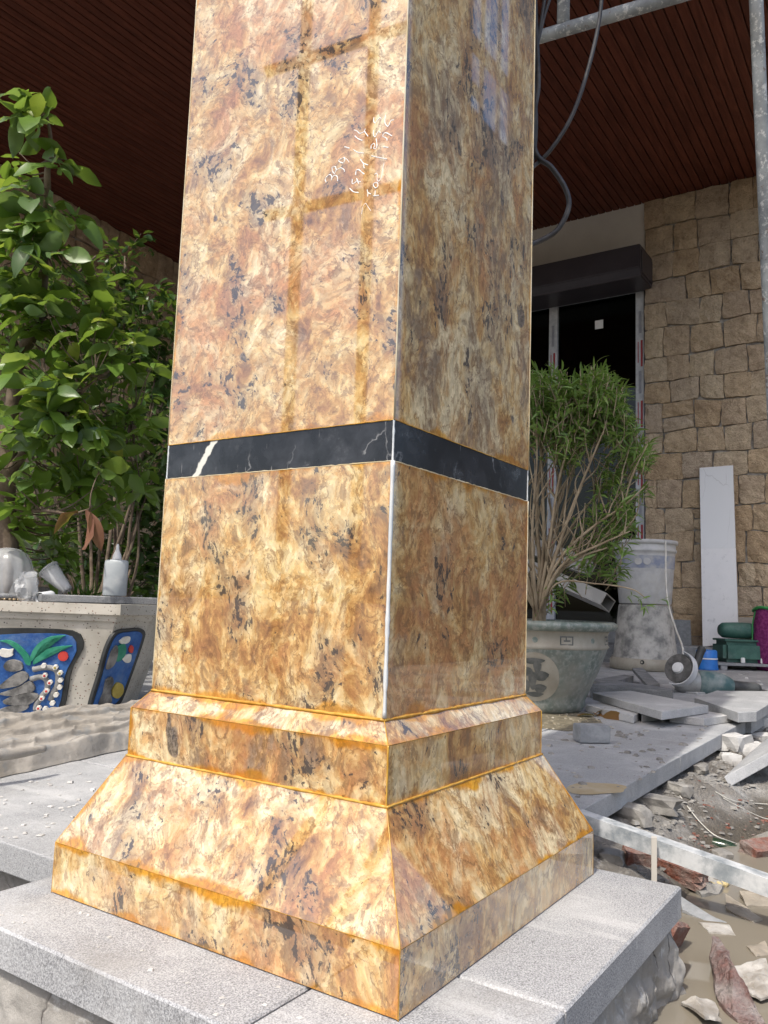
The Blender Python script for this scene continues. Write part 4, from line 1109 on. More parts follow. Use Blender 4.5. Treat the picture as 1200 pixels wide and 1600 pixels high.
for i in range(NU + 1):
    a = i / NU; f0 = FL.lerp(FR, a); b0 = BL_.lerp(BR_, a)
    for j in range(NV + 1):
        t = j / NV; p = f0.lerp(b0, t)
        roll = .19 + .05 * mnoise.noise(Vector((a * 3, 0, 2)))
        z = (.036 + .012 * mnoise.noise(Vector((a * 5, 7, 1)))) * max(0, 1 - abs((t - roll * .5) / (roll * .5)) ** 2.6) ** .8 if t < roll else 0
        bed = .012 + .018 * min(1, max(0, (t - .12) / .6))
        r1 = abs(mnoise.noise(Vector((a * 1.3 + t * .6, t * 5.0 + a * 2.2, 4)))); r2 = abs(mnoise.noise(Vector((a * 4 - t * 2, t * 9 + a * 5, 8))))
        bed += .008 * (1 - min(1, r1 * 2.6)) ** 2 * min(1, t * 3) + .0035 * (1 - min(1, r2 * 3)) ** 2 + .004 * (1 - min(1, 3 * abs(mnoise.noise(Vector((a * 9 + t * 4, t * 7 - a * 5, 6)))))) ** 2
        for kk, (e0_, sl_, amp_, h_) in enumerate(((.34, .10, .05, .011), (.52, -.16, .06, .013), (.70, .22, .05, .012), (.86, -.05, .03, .010))):
            el_ = e0_ + sl_ * (a - .5) + amp_ * mnoise.noise(Vector((a * 3.5, kk * 3.3, 1)))
            q_ = max(0, min(1, (t - el_) / .016)); bed += h_ * (q_ * q_ * (3 - 2 * q_)) * (1 - .55 * max(0, min(1, (t - el_) / .22)))
        bed += .010 * max(0, mnoise.noise(Vector((a * 3.1, t * 3.4, 12))))
        z = max(z, bed) + .0012 * fbm((a * 14, t * 12, 1), 3)
        e_ = min(1, (1 - t) * 12, t * 14, a * 30, (1 - a) * 30); z *= max(0, e_) ** .5
        wob = .018 * mnoise.noise(Vector((a * 6, 3, t * 2)))
        if t < roll: wob += .008 * mnoise.noise(Vector((a * 13, t * 9, 5))) + .0025 * mnoise.noise(Vector((a * 40 + t * 30, t * 20, 9))); z += (.004 * mnoise.noise(Vector((a * 18 + t * 9, t * 10, 2)))) * min(1, t * 14)
        vs.append((p.x + wob * (1 - t), p.y + wob * .6, max(.0012, z)))
for i in range(NU):
    for j in range(NV): a = i * (NV + 1) + j; fs.append((a, a + 1, a + NV + 2, a + NV + 1))
obj('cloth', (vs, [], fs), m_tarp, tarp, True)
bm = bmesh.new(); q0, q1 = onz(-150, 1206, .05), onz(70, 1170, .05)
tube(bm, smooth_path([q0, q0.lerp(q1, .4) + Vector((.01, .012, .004)), q0.lerp(q1, .75), q1], 8), [.016, .006], 8); obj('loose_fold', bm, m_tarp, tarp, True)
# crumbs on the paving
def crumbs(name, area, n, r0, r1, mat, label, cat, seed, z=0.0):
    rs = random.Random(seed); vs, fs = [], []
    for i in range(n):
        u, v = rs.random(), rs.random()
        p = area[0].lerp(area[1], u).lerp(area[3].lerp(area[2], u), v)
        r = r0 + (r1 - r0) * rs.random() ** 3; b = len(vs); a0 = rs.uniform(0, 6)
        zz = z(p.x, p.y) if callable(z) else z
        for k in range(4): vs.append((p.x + r * rs.uniform(.6, 1.3) * math.cos(a0 + k * 1.57), p.y + r * rs.uniform(.6, 1.3) * math.sin(a0 + k * 1.57), zz + .0003))
        hz = zz + r * rs.uniform(.15, .6)
        for k in range(4): q = vs[b + k]; vs.append((q[0] * .75 + p.x * .25, q[1] * .75 + p.y * .25, hz))
        fs += [(b + 4, b + 5, b + 6, b + 7)] + [(b + k, b + (k + 1) % 4, b + 4 + (k + 1) % 4, b + 4 + k) for k in range(4)]
    o = obj(name, (vs, [], fs), mat); tag(o, label, cat, kind='stuff'); return o
crumbs('stone_chips', [onz(0, 1320), onz(190, 1300), onz(230, 1190), onz(0, 1230)], 150, .0006, .007, m_rubble, 'white stone chips scattered on the terrace left of the column', 'stone chips', 1)
crumbs('stone_chips', [onz(860, 1262), onz(1000, 1225), onz(1150, 1118), onz(850, 1128)], 220, .001, .012, m_rubble_dark, 'small grey chips strewn on the terrace right of the column', 'stone chips', 2)
crumbs('stone_chips', [onz(1000, 1120), onz(1200, 1085), onz(1200, 1050), onz(930, 1062)], 160, .002, .018, m_rubble, 'pale chips strewn round the angle grinder', 'stone chips', 3)
crumbs('stone_chips', [Vector((-.085, .5, 0)), Vector((-.085, -.09, 0)), Vector((-.01, -.09, 0)), Vector((-.01, .5, 0))], 60, .0005, .0035, m_rubble, 'tiny chips on the pedestal slab', 'stone chips', 4)

# ------------------------------------------------------------------ potted bush on the right
def pot_mat():
    M = Mat('green_glaze'); v = M.coord()
    c = M.mix(M.step(M.noise(v, 14, 7, .65), .35, .65), (.105, .140, .122), (.21, .245, .215))
    c = M.mix(M.math('MULTIPLY', M.step(M.noise(v, 55, 6, .7), .46, .62), .7), c, (.33, .345, .315))
    c = M.mix(M.math('MULTIPLY', M.step(M.noise(M.vadd(v, (3, 3, 3)), 5, 5, .6), .44, .62), .65), c, (.27, .25, .21))
    M.bump(M.noise(v, 60, 5), .25, .003)
    return M.fin(c, .4, .5)
m_pot = pot_mat()
m_potband = varied('biscuit_glaze', (.30, .27, .215), (.38, .35, .29), 14, .6, .3, .2, 50)
m_potdark = varied('dark_glaze', (.075, .08, .075), (.15, .15, .14), 25, .5, .3, dust=.4, dustcol=(.25, .24, .21))
pc = onz(842, 1107); pc.z = 0
pot = thing('flower_pot', 'green glazed pot with round emblem and beige band', 'pot', loc=pc)
body = [(0, 0), (.135, 0), (.142, .008), (.150, .022), (.149, .034), (.160, .06), (.192, .13), (.213, .185), (.220, .205)]
obj('pot_body', lathe(body, 56), m_pot, pot, True)
obj('pot_band', lathe([(.220, .2052), (.226, .211), (.222, .217), (.221, .25), (.226, .262)], 56), m_potband, pot, True)
obj('pot_rim', lathe([(.226, .2622), (.245, .266), (.253, .276), (.252, .286), (.240, .293), (.215, .292), (.21, .27), (.20, .24)], 56), m_pot, pot, True)
obj('soil', lathe([(0, .262), (.205, .255)], 30), m_soil, pot)
def pot_r(z):
    for (r0, z0), (r1, z1) in zip(body[1:], body[2:] + [(.226, .211), (.222, .217), (.221, .25), (.226, .262)]):
        if z0 <= z <= z1 and z1 > z0: return r0 + (r1 - r0) * (z - z0) / (z1 - z0)
    return .22
acam = math.atan2(CAM.y - pc.y, CAM.x - pc.x)
def pot_patch(name, th0, z0, shape, off, mat):
    """shape: list of (dx, dz) metres; painted patch that follows the pot's curve"""
    bm = bmesh.new(); c_ = [sum(q[0] for q in shape) / len(shape), sum(q[1] for q in shape) / len(shape)]
    def W(x, z):
        r = pot_r(z0 + z) + off; th = th0 + x / r; return (r * math.cos(th), r * math.sin(th), z0 + z)
    n = len(shape); ring = []
    for k in (0, .25, .5, .75, 1.0):
        ring.append([bm.verts.new(W(c_[0] + (x - c_[0]) * k, c_[1] + (z - c_[1]) * k)) for x, z in shape] if k else [bm.verts.new(W(*c_))])
    for A_, B_ in zip(ring, ring[1:]):
        for i in range(n):
            f = list(dict.fromkeys([A_[i % len(A_)], A_[(i + 1) % n % len(A_)], B_[(i + 1) % n], B_[i]]))
            bm.faces.new(f)
    obj(name, bm, mat, pot, True)
tm = acam - .02 - .06
circ = lambda r, n=28: [(r * math.cos(2 * math.pi * i / n), r * math.sin(2 * math.pi * i / n)) for i in range(n)]
pot_patch('round_emblem', tm, .118, circ(.078), .0018, m_potband)
for x, z, w, h in ((-.002, .050, .034, .010), (.010, .030, .012, .022), (-.02, .016, .014, .014), (.020, .004, .024, .016), (-.006, -.012, .012, .03), (.016, -.036, .020, .014), (-.026, -.030, .012, .020), (0, -.056, .026, .008)):
    pot_patch('emblem_stroke', tm, .118, [(x + w * math.cos(a) * (1 + .2 * math.sin(3 * a)), z + h * math.sin(a)) for a in np.arange(0, 6.28, .45)], .0034, m_potdark)
for i in range(14):
    th = acam + .38 + i * .449
    if i % 2 == 0:
        for x0, x1, z0, z1 in ((-.022, .022, .010, .014), (-.022, .022, -.014, -.010), (-.022, -.018, -.010, .010), (.018, .022, -.010, .010), (-.010, .012, -.003, .002), (-.004, 0, .002, .010)):
            pot_patch('band_motif', th, .234, [(x0, z0), (x1, z0), (x1, z1), (x0, z1)], .002, m_potdark)
    else: pot_patch('band_motif', th, .234, circ(.009, 10), .002, m_pot)
bush = thing('potted_bush', 'narrow-leaved green bush with many pale stems in the glazed pot', 'bush')
bm = bmesh.new(); F = Foliage(); GB = [leaf_geo(.050, .0085, .25, .6, 4, .9, .1, 1), leaf_geo(.046, .0075, .3, 1.0, 4, .9, .1, 2), leaf_geo(.038, .008, .2, .2, 4, .9, .1, 3)]
base = pc + Vector((0, 0, .25)); DPB = 2.72; rb = random.Random(5)
def sprig(tipp, d_, n, k=1.0):
    for i in range(n):
        q = (d_ + Vector((rb.gauss(0, .75), rb.gauss(0, .75), rb.gauss(-.25, .5)))).normalized()
        F.add(GB[i % 3], tipp - d_ * (rb.random() * .07), orient(q, rb.gauss(0, .6)), k * rb.uniform(.7, 1.15), .8 * max(0, rb.random() - .6))
STEMS = [[(838, 940), (842, 880), (836, 800), (850, 700), (858, 640)], [(845, 940), (858, 880), (880, 790), (905, 700), (925, 640)], [(842, 940), (850, 890), (868, 800), (880, 720), (890, 650)],
         [(848, 935), (865, 870), (895, 790), (925, 710), (950, 660)], [(845, 930), (870, 860), (910, 800), (960, 745), (1000, 705)], [(850, 925), (880, 865), (930, 820), (975, 790), (1005, 760)],
         [(836, 940), (828, 860), (822, 780), (826, 690)], [(834, 940), (815, 850), (800, 760), (790, 660)], [(832, 940), (800, 860), (770, 780), (745, 690)], [(840, 940), (848, 860), (846, 760), (838, 660)],
         [(850, 930), (876, 890), (915, 868), (950, 856)], [(846, 940), (858, 860), (872, 760), (890, 690), (905, 630)], [(848, 935), (880, 880), (940, 850), (985, 830)], [(830, 940), (790, 880), (740, 830), (700, 770)],
         [(842, 940), (856, 850), (885, 760), (920, 680), (955, 610)], [(838, 940), (832, 830), (838, 730), (836, 650)]]
for i, s in enumerate(STEMS):
    dd = DPB + rb.uniform(-.16, .16)
    pts = [base + Vector((rb.uniform(-.03, .03), rb.uniform(-.03, .03), -.01))] + [at(x + rb.uniform(-3, 3), y, DPB + (dd - DPB) * (j + 1) / len(s)) for j, (x, y) in enumerate(s)]
    p = smooth_path(pts, 5); r0 = rb.uniform(.006, .011)
    tube(bm, p, [r0 * (1 - .78 * q / (len(p) - 1)) for q in range(len(p))], 7)
    for b_ in range(9):
        k = rb.randint(len(p) // 3, len(p) - 2); q = p[k]
        e = q + Vector((rb.gauss(0, .06), rb.gauss(0, .06), rb.uniform(.06, .20)))
        tube(bm, smooth_path([q, q.lerp(e, .5) + Vector((rb.gauss(0, .012), rb.gauss(0, .012), 0)), e], 4), [.0032, .0012], 5)
TW = [(820, 600, 32, 34), (865, 615, 45, 60), (905, 640, 45, 56), (945, 612, 36, 50), (965, 655, 32, 36), (925, 590, 25, 22), (842, 650, 45, 50), (890, 680, 40, 34), (1000, 705, 24, 30), (985, 690, 28, 20), (960, 740, 30, 18),
      (990, 770, 28, 26), (955, 790, 40, 40), (985, 805, 28, 26), (950, 840, 40, 42), (915, 860, 36, 24), (960, 870, 26, 18), (925, 800, 30, 12), (770, 640, 60, 40), (720, 700, 60, 30), (860, 925, 26, 12), (885, 900, 26, 8)]
for px, py, rp, n in TW:
    for i in range(int(n * (1.9 if py < 690 else (1.0 if py < 760 else .62)))):
        while True:
            x, y, z = (rb.uniform(-1, 1) for _ in range(3))
            if x * x + y * y + z * z < 1: break
        t_ = at(px + x * rp, py + y * rp, DPB + z * .16)
        dn = (t_ - base).normalized(); dn = (dn * .6 + Vector((rb.gauss(0, .3), rb.gauss(0, .3), .25))).normalized()
        tube(bm, [t_ - dn * .08, t_], [.0018, .001], 4)
        sprig(t_, dn, rb.randint(6, 10))
# one low twig reaching right across the bucket
tw = smooth_path([base + Vector((0, 0, .05)), at(870, 912, 2.65), at(930, 912, 2.6), at(985, 920, 2.55), at(1010, 935, 2.5)], 6)
tube(bm, tw, [.004, .0016], 6)
for q in (at(1005, 935, 2.5), at(1020, 945, 2.5), at(1045, 935, 2.5), at(990, 930, 2.52)): sprig(q, Vector((.3, -.3, .1)), 6, .7)
obj('trunk', bm, m_bark_pale, bush, True)['kind'] = 'stuff'
F.build('crown', m_leaf_bush, bush)

# ------------------------------------------------------------------ buckets, marble, tools by the wall
def bucket_mat(name, c0, c1, d_):
    return varied(name, c0, c1, 16, .6, .3, .3, 50, dust=d_, dustcol=(.52, .50, .46))
m_bk_top = bucket_mat('dirty_white_bucket', (.46, .46, .46), (.58, .58, .57), .55)
m_bk_low = bucket_mat('cement_caked_bucket', (.15, .15, .145), (.36, .35, .32), .6)
m_bk_blue = bucket_mat('worn_blue_print', (.24, .27, .36), (.36, .38, .44), .6)
bc = onz(1008, 1046); bc.z = .001
KB = 4.84 / FPX
b1 = thing('paint_bucket', 'cement-caked bucket turned upside down with hole at its foot', 'bucket', 'stacked buckets by the stone wall', loc=bc)
hr = .185
obj('bucket_wall', lathe([(.185, .004), (.190, .012), (.188, .075), (.178, .080), (.150, .36), (.146, .372), (0, .374)], 40), m_bk_low, b1, True)
obj('bucket_rim', lathe([(.185, .0), (.198, .004), (.199, .055), (.190, .062), (.186, .075)], 40), m_potband, b1, True)
obj('hole', lathe([(0, .0), (.012, .001), (.013, -.004)], 10, Vector((math.cos(acam - .2) * .198, math.sin(acam - .2) * .198, .05)), None, (math.cos(acam - .2), math.sin(acam - .2), 0)), m_black, b1)
b2 = thing('paint_bucket', 'dirty white bucket with blue printed band stacked on top', 'bucket', 'stacked buckets by the stone wall', loc=bc + Vector((0, 0, .376)))
obj('bucket_wall', lathe([(0, 0), (.142, 0), (.147, .006), (.163, .20), (.1645, .205)], 40), m_bk_top, b2, True)
obj('printed_band', lathe([(.1645, .2055), (.1650, .21), (.1685, .272), (.1687, .278)], 40), m_bk_blue, b2, True)
obj('bucket_wall', lathe([(.1690, .2785), (.171, .30), (.178, .303), (.179, .316), (.173, .318), (.174, .345)], 40), m_bk_top, b2, True)
obj('bucket_rim', lathe([(.174, .3455), (.185, .348), (.186, .362), (.181, .370), (.170, .370), (.160, .36), (.155, .2)], 40), m_bk_top, b2, True)
for a in (.05, .34):
    bm = lathe([(0, 0), (.02, .001), (.021, -.004)], 16, Vector((math.cos(acam - a) * .168, math.sin(acam - a) * .168, .243)), None, (math.cos(acam - a), math.sin(acam - a), 0)); obj('round_print', bm, m_bk_top, b2)
def marble_mat():
    M = Mat('white_marble'); v = M.coord()
    e = M.voro(M.warp(M.mapping(v, (0, 0, 0), (0.6, 0, 0), (1, 1, .35)), 5, .12, 4), 4.5, 'DISTANCE_TO_EDGE')
    c = M.mix(M.math('MULTIPLY', M.step(e, .010, 0), M.step(M.noise(v, 6, 3), .42, .6, 0, .6)), (.76, .77, .78), (.52, .52, .52))
    X = M.sep(v)
    low = M.step(X[2], .775, .765)
    c = M.mix(M.math('MULTIPLY', low, M.step(M.noise(v, 12, 8, .7), .3, .6, .55, 1)), c, (.86, .86, .87))
    c = M.mix(M.math('MULTIPLY', M.math('MULTIPLY', low, M.step(M.noise(v, 22, 7, .7), .56, .7)), .6), c, (.50, .51, .53))
    return M.fin(c, M.math('ADD', M.math('MULTIPLY', low, .4), .25), .5)
tl, tr_ = onx(1093, 731, WX - .06), onx(1145, 727, WX - .06); bl, br = onx(1098, 1010, WX - .20), onx(1154, 1006, WX - .20)
bm = bmesh.new(); f_ = [Vector(q) for q in (bl, br, tr_, tl)]; add_hull(bm, [q + Vector((.018, 0, 0)) for q in f_], f_)
tag(obj('marble_slab', bm, marble_mat()), 'tall narrow white marble slab leaning on the stone wall', 'slab')
sz_ = f_[0].z
tag(obj('concrete_plinth', box(WX - .34, WX - .03, br.y - .5, bl.y + .30, 0, sz_ - .001, .006), m_concrete), 'low grey concrete ledge under the marble slab', 'ledge')
tag(obj('beige_board', obox((WX - .06, onx(1166, 965, WX).y - .06, sz_ + .10), (1, 0, .1), (0, 1, 0), (-.1, 0, 1), .006, .11, .10, .001), m_beige), 'beige board propped right of the white slab', 'board')
tag(obj('grey_board', obox((WX - .12, onx(1070, 960, WX).y, sz_ + .05), (1, 0, .2), (0, 1, 0), (-.2, 0, 1), .005, .07, .12, .001), m_concrete), 'small blue-grey board standing behind the bucket', 'board')
m_blue_pl = varied('blue_plastic', (.02, .16, .55), (.03, .20, .62), 20, .4, .5)
kc = onz(1111, 1036); kc = at(1104, 1034, 4.9); kc.z = .001
cp_ = thing('blue_cup', 'bright blue plastic cup upside down behind the grinder', 'cup', loc=kc)
obj('cup_wall', lathe([(.066, 0), (.062, .055), (.060, .112), (.052, .118), (0, .118)], 28), m_blue_pl, cp_, True)
obj('cup_ring', lathe([(.0668, .002), (.070, .006), (.0668, .010)], 28), m_blue_pl, cp_, True); obj('white_stripe', lathe([(.0635, .062), (.0638, .066), (.0632, .070)], 28), m_white, cp_, True)
m_green_pl = varied('dull_green_plastic', (.035, .105, .085), (.06, .15, .12), 14, .5, .4, dust=.3, dustcol=(.25, .29, .27))
m_dark_pl = varied('dark_plastic', (.035, .037, .038), (.07, .072, .072), 20, .5, .4, dust=.3, dustcol=(.2, .2, .2))
gp = at(1172, 1028, 5.05); gp.z = 0
ax_ = Vector((XC.x, XC.y, 0)).normalized(); ay_ = Vector((-ax_.y, ax_.x, 0))
plt = thing('slatted_tray', 'grey slatted tray carrying the green tool case', 'tray')
for k in range(5): obj('slat', obox(gp + ay_ * (-.12 + .06 * k) + Vector((0, 0, .035)), ax_, ay_, (0, 0, 1), .30, .02, .008, .002), m_concrete, plt)
for k in (-1, 1): obj('runner', obox(gp + ax_ * (.22 * k) + Vector((0, 0, .013)), ax_, ay_, (0, 0, 1), .02, .14, .0125, .002), m_concrete, plt)
tc = thing('tool_case', 'dull green plastic tool case on the slatted tray', 'tool case')
obj('case_body', obox(gp + ax_ * .0 + Vector((0, 0, .108)), ax_, ay_, (0, 0, 1), .20, .10, .063, .022), m_green_pl, tc)
obj('case_lid', obox(gp + Vector((0, 0, .178)), ax_, ay_, (0, 0, 1), .195, .095, .006, .003), m_green_pl, tc)
for k in (-.09, .03, .13): obj('latch', obox(gp + ax_ * k - ay_ * .103 + Vector((0, 0, .06)), ax_, ay_, (0, 0, 1), .012, .006, .016, .003), m_white, tc)
dr = thing('power_drill', 'green and dark grey power tool lying on the green case', 'power tool')
dz = .185 + .052; dc = gp + Vector((0, 0, dz))
obj('motor_body', lathe([(0, -.19), (.030, -.19), (.046, -.17), (.050, -.10), (.050, .0), (.044, .02), (0, .02)], 24, dc, None, ax_), m_green_pl, dr, True)
obj('gear_head', lathe([(.042, .021), (.047, .04), (.046, .12), (.034, .14), (0, .14)], 24, dc, None, ax_), m_dark_pl, dr, True)
obj('chuck', lathe([(.034, .1405), (.036, .17), (.030, .21), (.010, .23), (0, .23)], 20, dc, None, ax_), m_dark_pl, dr, True)
obj('grip', obox(dc - ax_ * .11 + ay_ * .06, ax_, ay_, (0, 0, 1), .024, .05, .02, .008), m_dark_pl, dr)
bgp = at(1212, 1020, 5.0); bgp.z = .001
m_mesh = varied('purple_mesh', (.16, .02, .11), (.28, .05, .19), 60, .8, .2, .8, 120)
m_greenrim = varied('green_binding', (.04, .24, .07), (.06, .30, .09), 20, .6, .3)
bag = thing('mesh_sack', 'purple mesh sack with green binding at the right edge', 'sack')
bm = lathe([(0, 0), (.10, 0), (.125, .05), (.13, .20), (.125, .33), (.118, .37)], 36, bgp)
for v in bm.verts:
    v.co += (v.co - bgp) * (.10 * mnoise.noise(v.co * 14)) * Vector((1, 1, 0)).length * .6
obj('mesh_body', bm, m_mesh, bag, True)
bm = bmesh.new(); tube(bm, [bgp + Vector((.122 * math.cos(a), .122 * math.sin(a), .372 + .012 * math.sin(3 * a))) for a in np.arange(0, 6.29, .2)], .010, 6); obj('binding', bm, m_greenrim, bag, True)
bm = bmesh.new(); h0 = bgp - ax_ * .122; tube(bm, smooth_path([h0 + Vector((0, 0, .36)), h0 - ax_ * .02 + Vector((0, 0, .25)), h0 - ax_ * .014 + Vector((0, 0, .08))], 5), .004, 6); obj('cord', bm, m_greenrim, bag, True)

# steel box sections poking out behind the pot
def tube_section(px, py, dd, dirv, L, w, h, label):
    t_ = thing('steel_box_section', label, 'steel tube'); c = at(px, py, dd); d_ = Vector(dirv).normalized()
    s_ = d_.cross(Vector((0, 0, 1))).normalized(); u2 = s_.cross(d_); th = .004
    s_, u2 = s_ * .92 + u2 * .38, u2 * .92 - s_ * .38
    for a, b, nm in ((u2, s_, 'wall'), (-u2, s_, 'wall'), (s_, u2, 'wall'), (-s_, u2, 'wall')):
        half = (h if a in (u2, -u2) else w) / 2; wid = (w if a in (u2, -u2) else h) / 2
        if nm and (a == s_ or a == -s_): wid -= th
        obj('side_wall', obox(c - d_ * (L / 2) + a * (half - th / 2), d_, b, a, L / 2, wid, th / 2), m_angle2, t_)
m_angle2 = varied('satin_steel', (.30, .29, .265), (.40, .385, .355), 8, .4, .5, metal=.5)
tube_section(950, 942, 3.3, XC * .62 + Vector((0, 0, -.28)) - ZC * .72, .45, .085, .055, 'larger open steel box section tilting down behind the pot')
tube_section(925, 888, 3.4, XC * .55 + Vector((0, 0, -.22)) - ZC * .72, .4, .03, .075, 'smaller open steel box section above the larger one')
tag(obj('steel_trestle', box(3.15, 3.2, 1.35, 1.85, 0.001, .36, .004), m_dark_pl), 'dark stand carrying the steel box sections behind the bush', 'stand')

# ------------------------------------------------------------------ angle grinder
gc = onz(1100, 1072); gc.z = 0
gk = 3.45 / FPX
gd = (at(1150, 1055, 3.45) - at(1085, 1050, 3.45)); gd.z = -.012; gd.normalize()
gr_ = thing('angle_grinder', 'worn teal angle grinder with white guard lying on the terrace', 'power tool')
g0 = at(1080, 1050, 3.40)
dzn = -gd * .62 - ZC * .55 + Vector((0, 0, .30)); dzn.normalize()
dcn = at(1060, 1044, 3.30)
m_disc = varied('abrasive_disc', (.10, .098, .095), (.17, .165, .16), 40, .9, .2, .5, 120)
m_guard = varied('white_guard', (.55, .56, .58), (.66, .67, .69), 20, .45, .4, dust=.3)
m_teal = varied('worn_teal_shell', (.06, .13, .135), (.20, .25, .25), 16, .5, .4, .1, 60, dust=.4, dustcol=(.42, .42, .40))
m_gear = varied('cast_alloy', (.30, .30, .29), (.42, .42, .41), 25, .5, .5, .2, 60, metal=.4)
obj('abrasive_disc', lathe([(0, .004), (.058, .004), (.060, 0), (.058, -.004), (0, -.004)], 36, dcn, None, dzn), m_disc, gr_)
obj('flange_nut', lathe([(0, .016), (.020, .014), (.024, .0045)], 20, dcn, None, dzn), m_white, gr_)
bm = bmesh.new(); rg = []
zx = dzn.cross(Vector((0, 0, 1))).normalized(); zy = zx.cross(dzn)
side = 1 if zx.dot(gd) > 0 else -1
for i in range(25):
    a = -1.9 + 3.3 * i / 24; rad = zx * (math.cos(a) * side) + zy * math.sin(a)
    rg.append([bm.verts.new(dcn + rad * r + dzn * h) for r, h in ((.068, .014), (.072, .014), (.072, -.022), (.020, -.022), (.020, -.018), (.068, -.018))])
for a, b in zip(rg, rg[1:]):
    for i in range(6): bm.faces.new((a[i], a[(i + 1) % 6], b[(i + 1) % 6], b[i]))
bm.faces.new(rg[0]); bm.faces.new(rg[-1][::-1]); obj('guard', bm, m_guard, gr_, False)
bd0 = dcn - dzn * .03; bd0.z = .056
obj('gear_case', lathe([(0, -.02), (.038, -.02), (.048, .0), (.050, .04), (.044, .062)], 24, bd0, None, gd), m_gear, gr_, True)
obj('motor_shell', lathe([(.044, .0625), (.052, .075), (.053, .13), (.048, .16), (.037, .19), (.028, .205)], 24, bd0, None, gd), m_teal, gr_, True)
obj('rear_grip', lathe([(.026, .2055), (.024, .23), (.024, .27), (.026, .30), (.018, .318), (0, .32)], 20, bd0, None, gd), m_dark_pl, gr_, True)
hnd = bd0 + gd * .03; hup = (XC * .45 + Vector((0, 0, .8)) + ZC * .3).normalized()
obj('side_handle', lathe([(.008, .04), (.009, .06), (.014, .065), (.016, .10), (.016, .15), (.018, .155), (.014, .165), (0, .166)], 18, hnd, None, hup), m_dark_pl, gr_, True)
ce = bd0 + gd * .32
ccab = tube_obj('power_cord', [ce, ce + gd * .05 + Vector((0, 0, -.01)), onz(1180, 1075, .006), onz(1215, 1092, .006), onz(1260, 1100, .006), onz(1300, 1090, .006)], .0045, m_cable, gr_, 8)
ycab = tube_obj('cord', [at(1040, 845, 4.2), at(1042, 930, 4.0), at(1055, 980, 3.8), at(1066, 1010, 3.5), at(1067, 1030, 3.42)], .0045, m_string, None, 8); tag(ycab, 'tan cord hanging from the upper bucket to the grinder', 'cord')

# ------------------------------------------------------------------ tile offcuts on the terrace
def tile(pix, z0, th, label, mat=None, dz=None, name='tile_offcut'):
    poly = [onz(x, y, z0 + th) for x, y in pix]
    bm = bmesh.new()
    dz = dz or [0] * len(poly)
    add_hull(bm, [Vector((p.x, p.y, z0 + h)) for p, h in zip(poly, dz)], [Vector((p.x, p.y, z0 + th + h)) for p, h in zip(poly, dz)])
    bevel_(bm, geom=list(bm.edges), offset=.0012, segments=1, affect='EDGES')
    return tag(obj(name, bm, mat or m_tile), label, 'tile', 'tile offcuts beside the glazed pot')
tile([(915, 1101), (938, 1097), (1004, 1110), (990, 1119)], .001, .022, 'small tile offcut under the stack, nearest the pot')
tile([(1000, 1106), (1020, 1101), (1049, 1112), (1003, 1117)], .001, .022, 'small pale tile offcut in the middle of the bottom row')
tile([(1046, 1117), (1085, 1108), (1143, 1117), (1100, 1123)], .001, .022, 'pale tile offcut at the right end of the bottom row')
tile([(926, 1082), (985, 1079), (1107, 1102), (1034, 1112)], .025, .024, 'long grey tile plank lying on top of the bottom row')
tile([(922, 1069), (960, 1063), (1052, 1076), (1052, 1080)], .001, .050, 'tile offcut set on edge behind the long plank', m_tile_dark)
tile([(925, 1062), (975, 1054), (990, 1056), (950, 1068)], .001, .030, 'dark tile offcut leaning beside the upturned bucket', m_tile_dark)
tile([(988, 1054), (1004, 1053), (1031, 1068), (1012, 1071)], .022, .016, 'dark narrow tile strip tilted behind the stack', m_tile_dark, [.03, .03, 0, 0])
tile([(1020, 1072), (1060, 1066), (1130, 1078), (1090, 1083)], .001, .018, 'flat pale tile strip lying below the grinder')
tile([(1085, 1090), (1120, 1079), (1210, 1080), (1200, 1101), (1182, 1112), (1153, 1113)], .014, .030, 'loose thick paving slab with a broken corner at the terrace edge', m_paving)
cb = onz(926, 1162); 
o = tag(obj('concrete_block', obox((0, 0, .022), (1, 0, 0), (0, 1, 0), (0, 0, 1), .040, .026, .021, .002), m_concrete), 'small grey concrete block alone on the terrace', 'block'); o.location = (cb.x + .02, cb.y + .01, .0008); o.rotation_euler = (0, 0, math.atan2(XC.y, XC.x) + .12)
m_stain = varied('ochre_dust', (.40, .32, .20), (.46, .39, .28), 20, .95, .1)
pts = []
for k in range(28):
    a = 2 * math.pi * k / 28; r = 1 + .3 * mnoise.noise(Vector((math.cos(a) * 1.5, math.sin(a) * 1.5, 8)))
    q = onz(930 + 52 * r * math.cos(a), 1232 + 9 * r * math.sin(a), .0012); pts.append((q.x, q.y, .0012))
tag(obj('spilled_dust', (pts, [], [list(range(28))]), m_stain), 'thin ochre patch of spilled dust on the terrace', 'dust', kind='stuff')
pts = []
for k in range(34):
    a = 2 * math.pi * k / 34; r = 1 + .35 * mnoise.noise(Vector((math.cos(a) * 1.7, math.sin(a) * 1.7, 3)))
    q = onz(880 + 62 * r * math.cos(a), 1128 + 13 * r * math.sin(a), .0014); pts.append((q.x, q.y, .0014))
tag(obj('wet_silt', (pts, [], [list(range(34))]), varied('damp_silt', (.13, .11, .075), (.22, .19, .13), 40, .6, .4, .4, 90)), 'damp brown silt washed out below the glazed pot', 'silt', kind='stuff')
crumbs('silt_crumbs', [onz(830, 1142), onz(960, 1142), onz(950, 1116), onz(840, 1116)], 200, .001, .006, varied('silt_crumb', (.24, .20, .13), (.44, .40, .32), 60, .9, .2), 'pebbly crumbs in the silt by the pot', 'silt', 9, .0015)
F = Foliage()
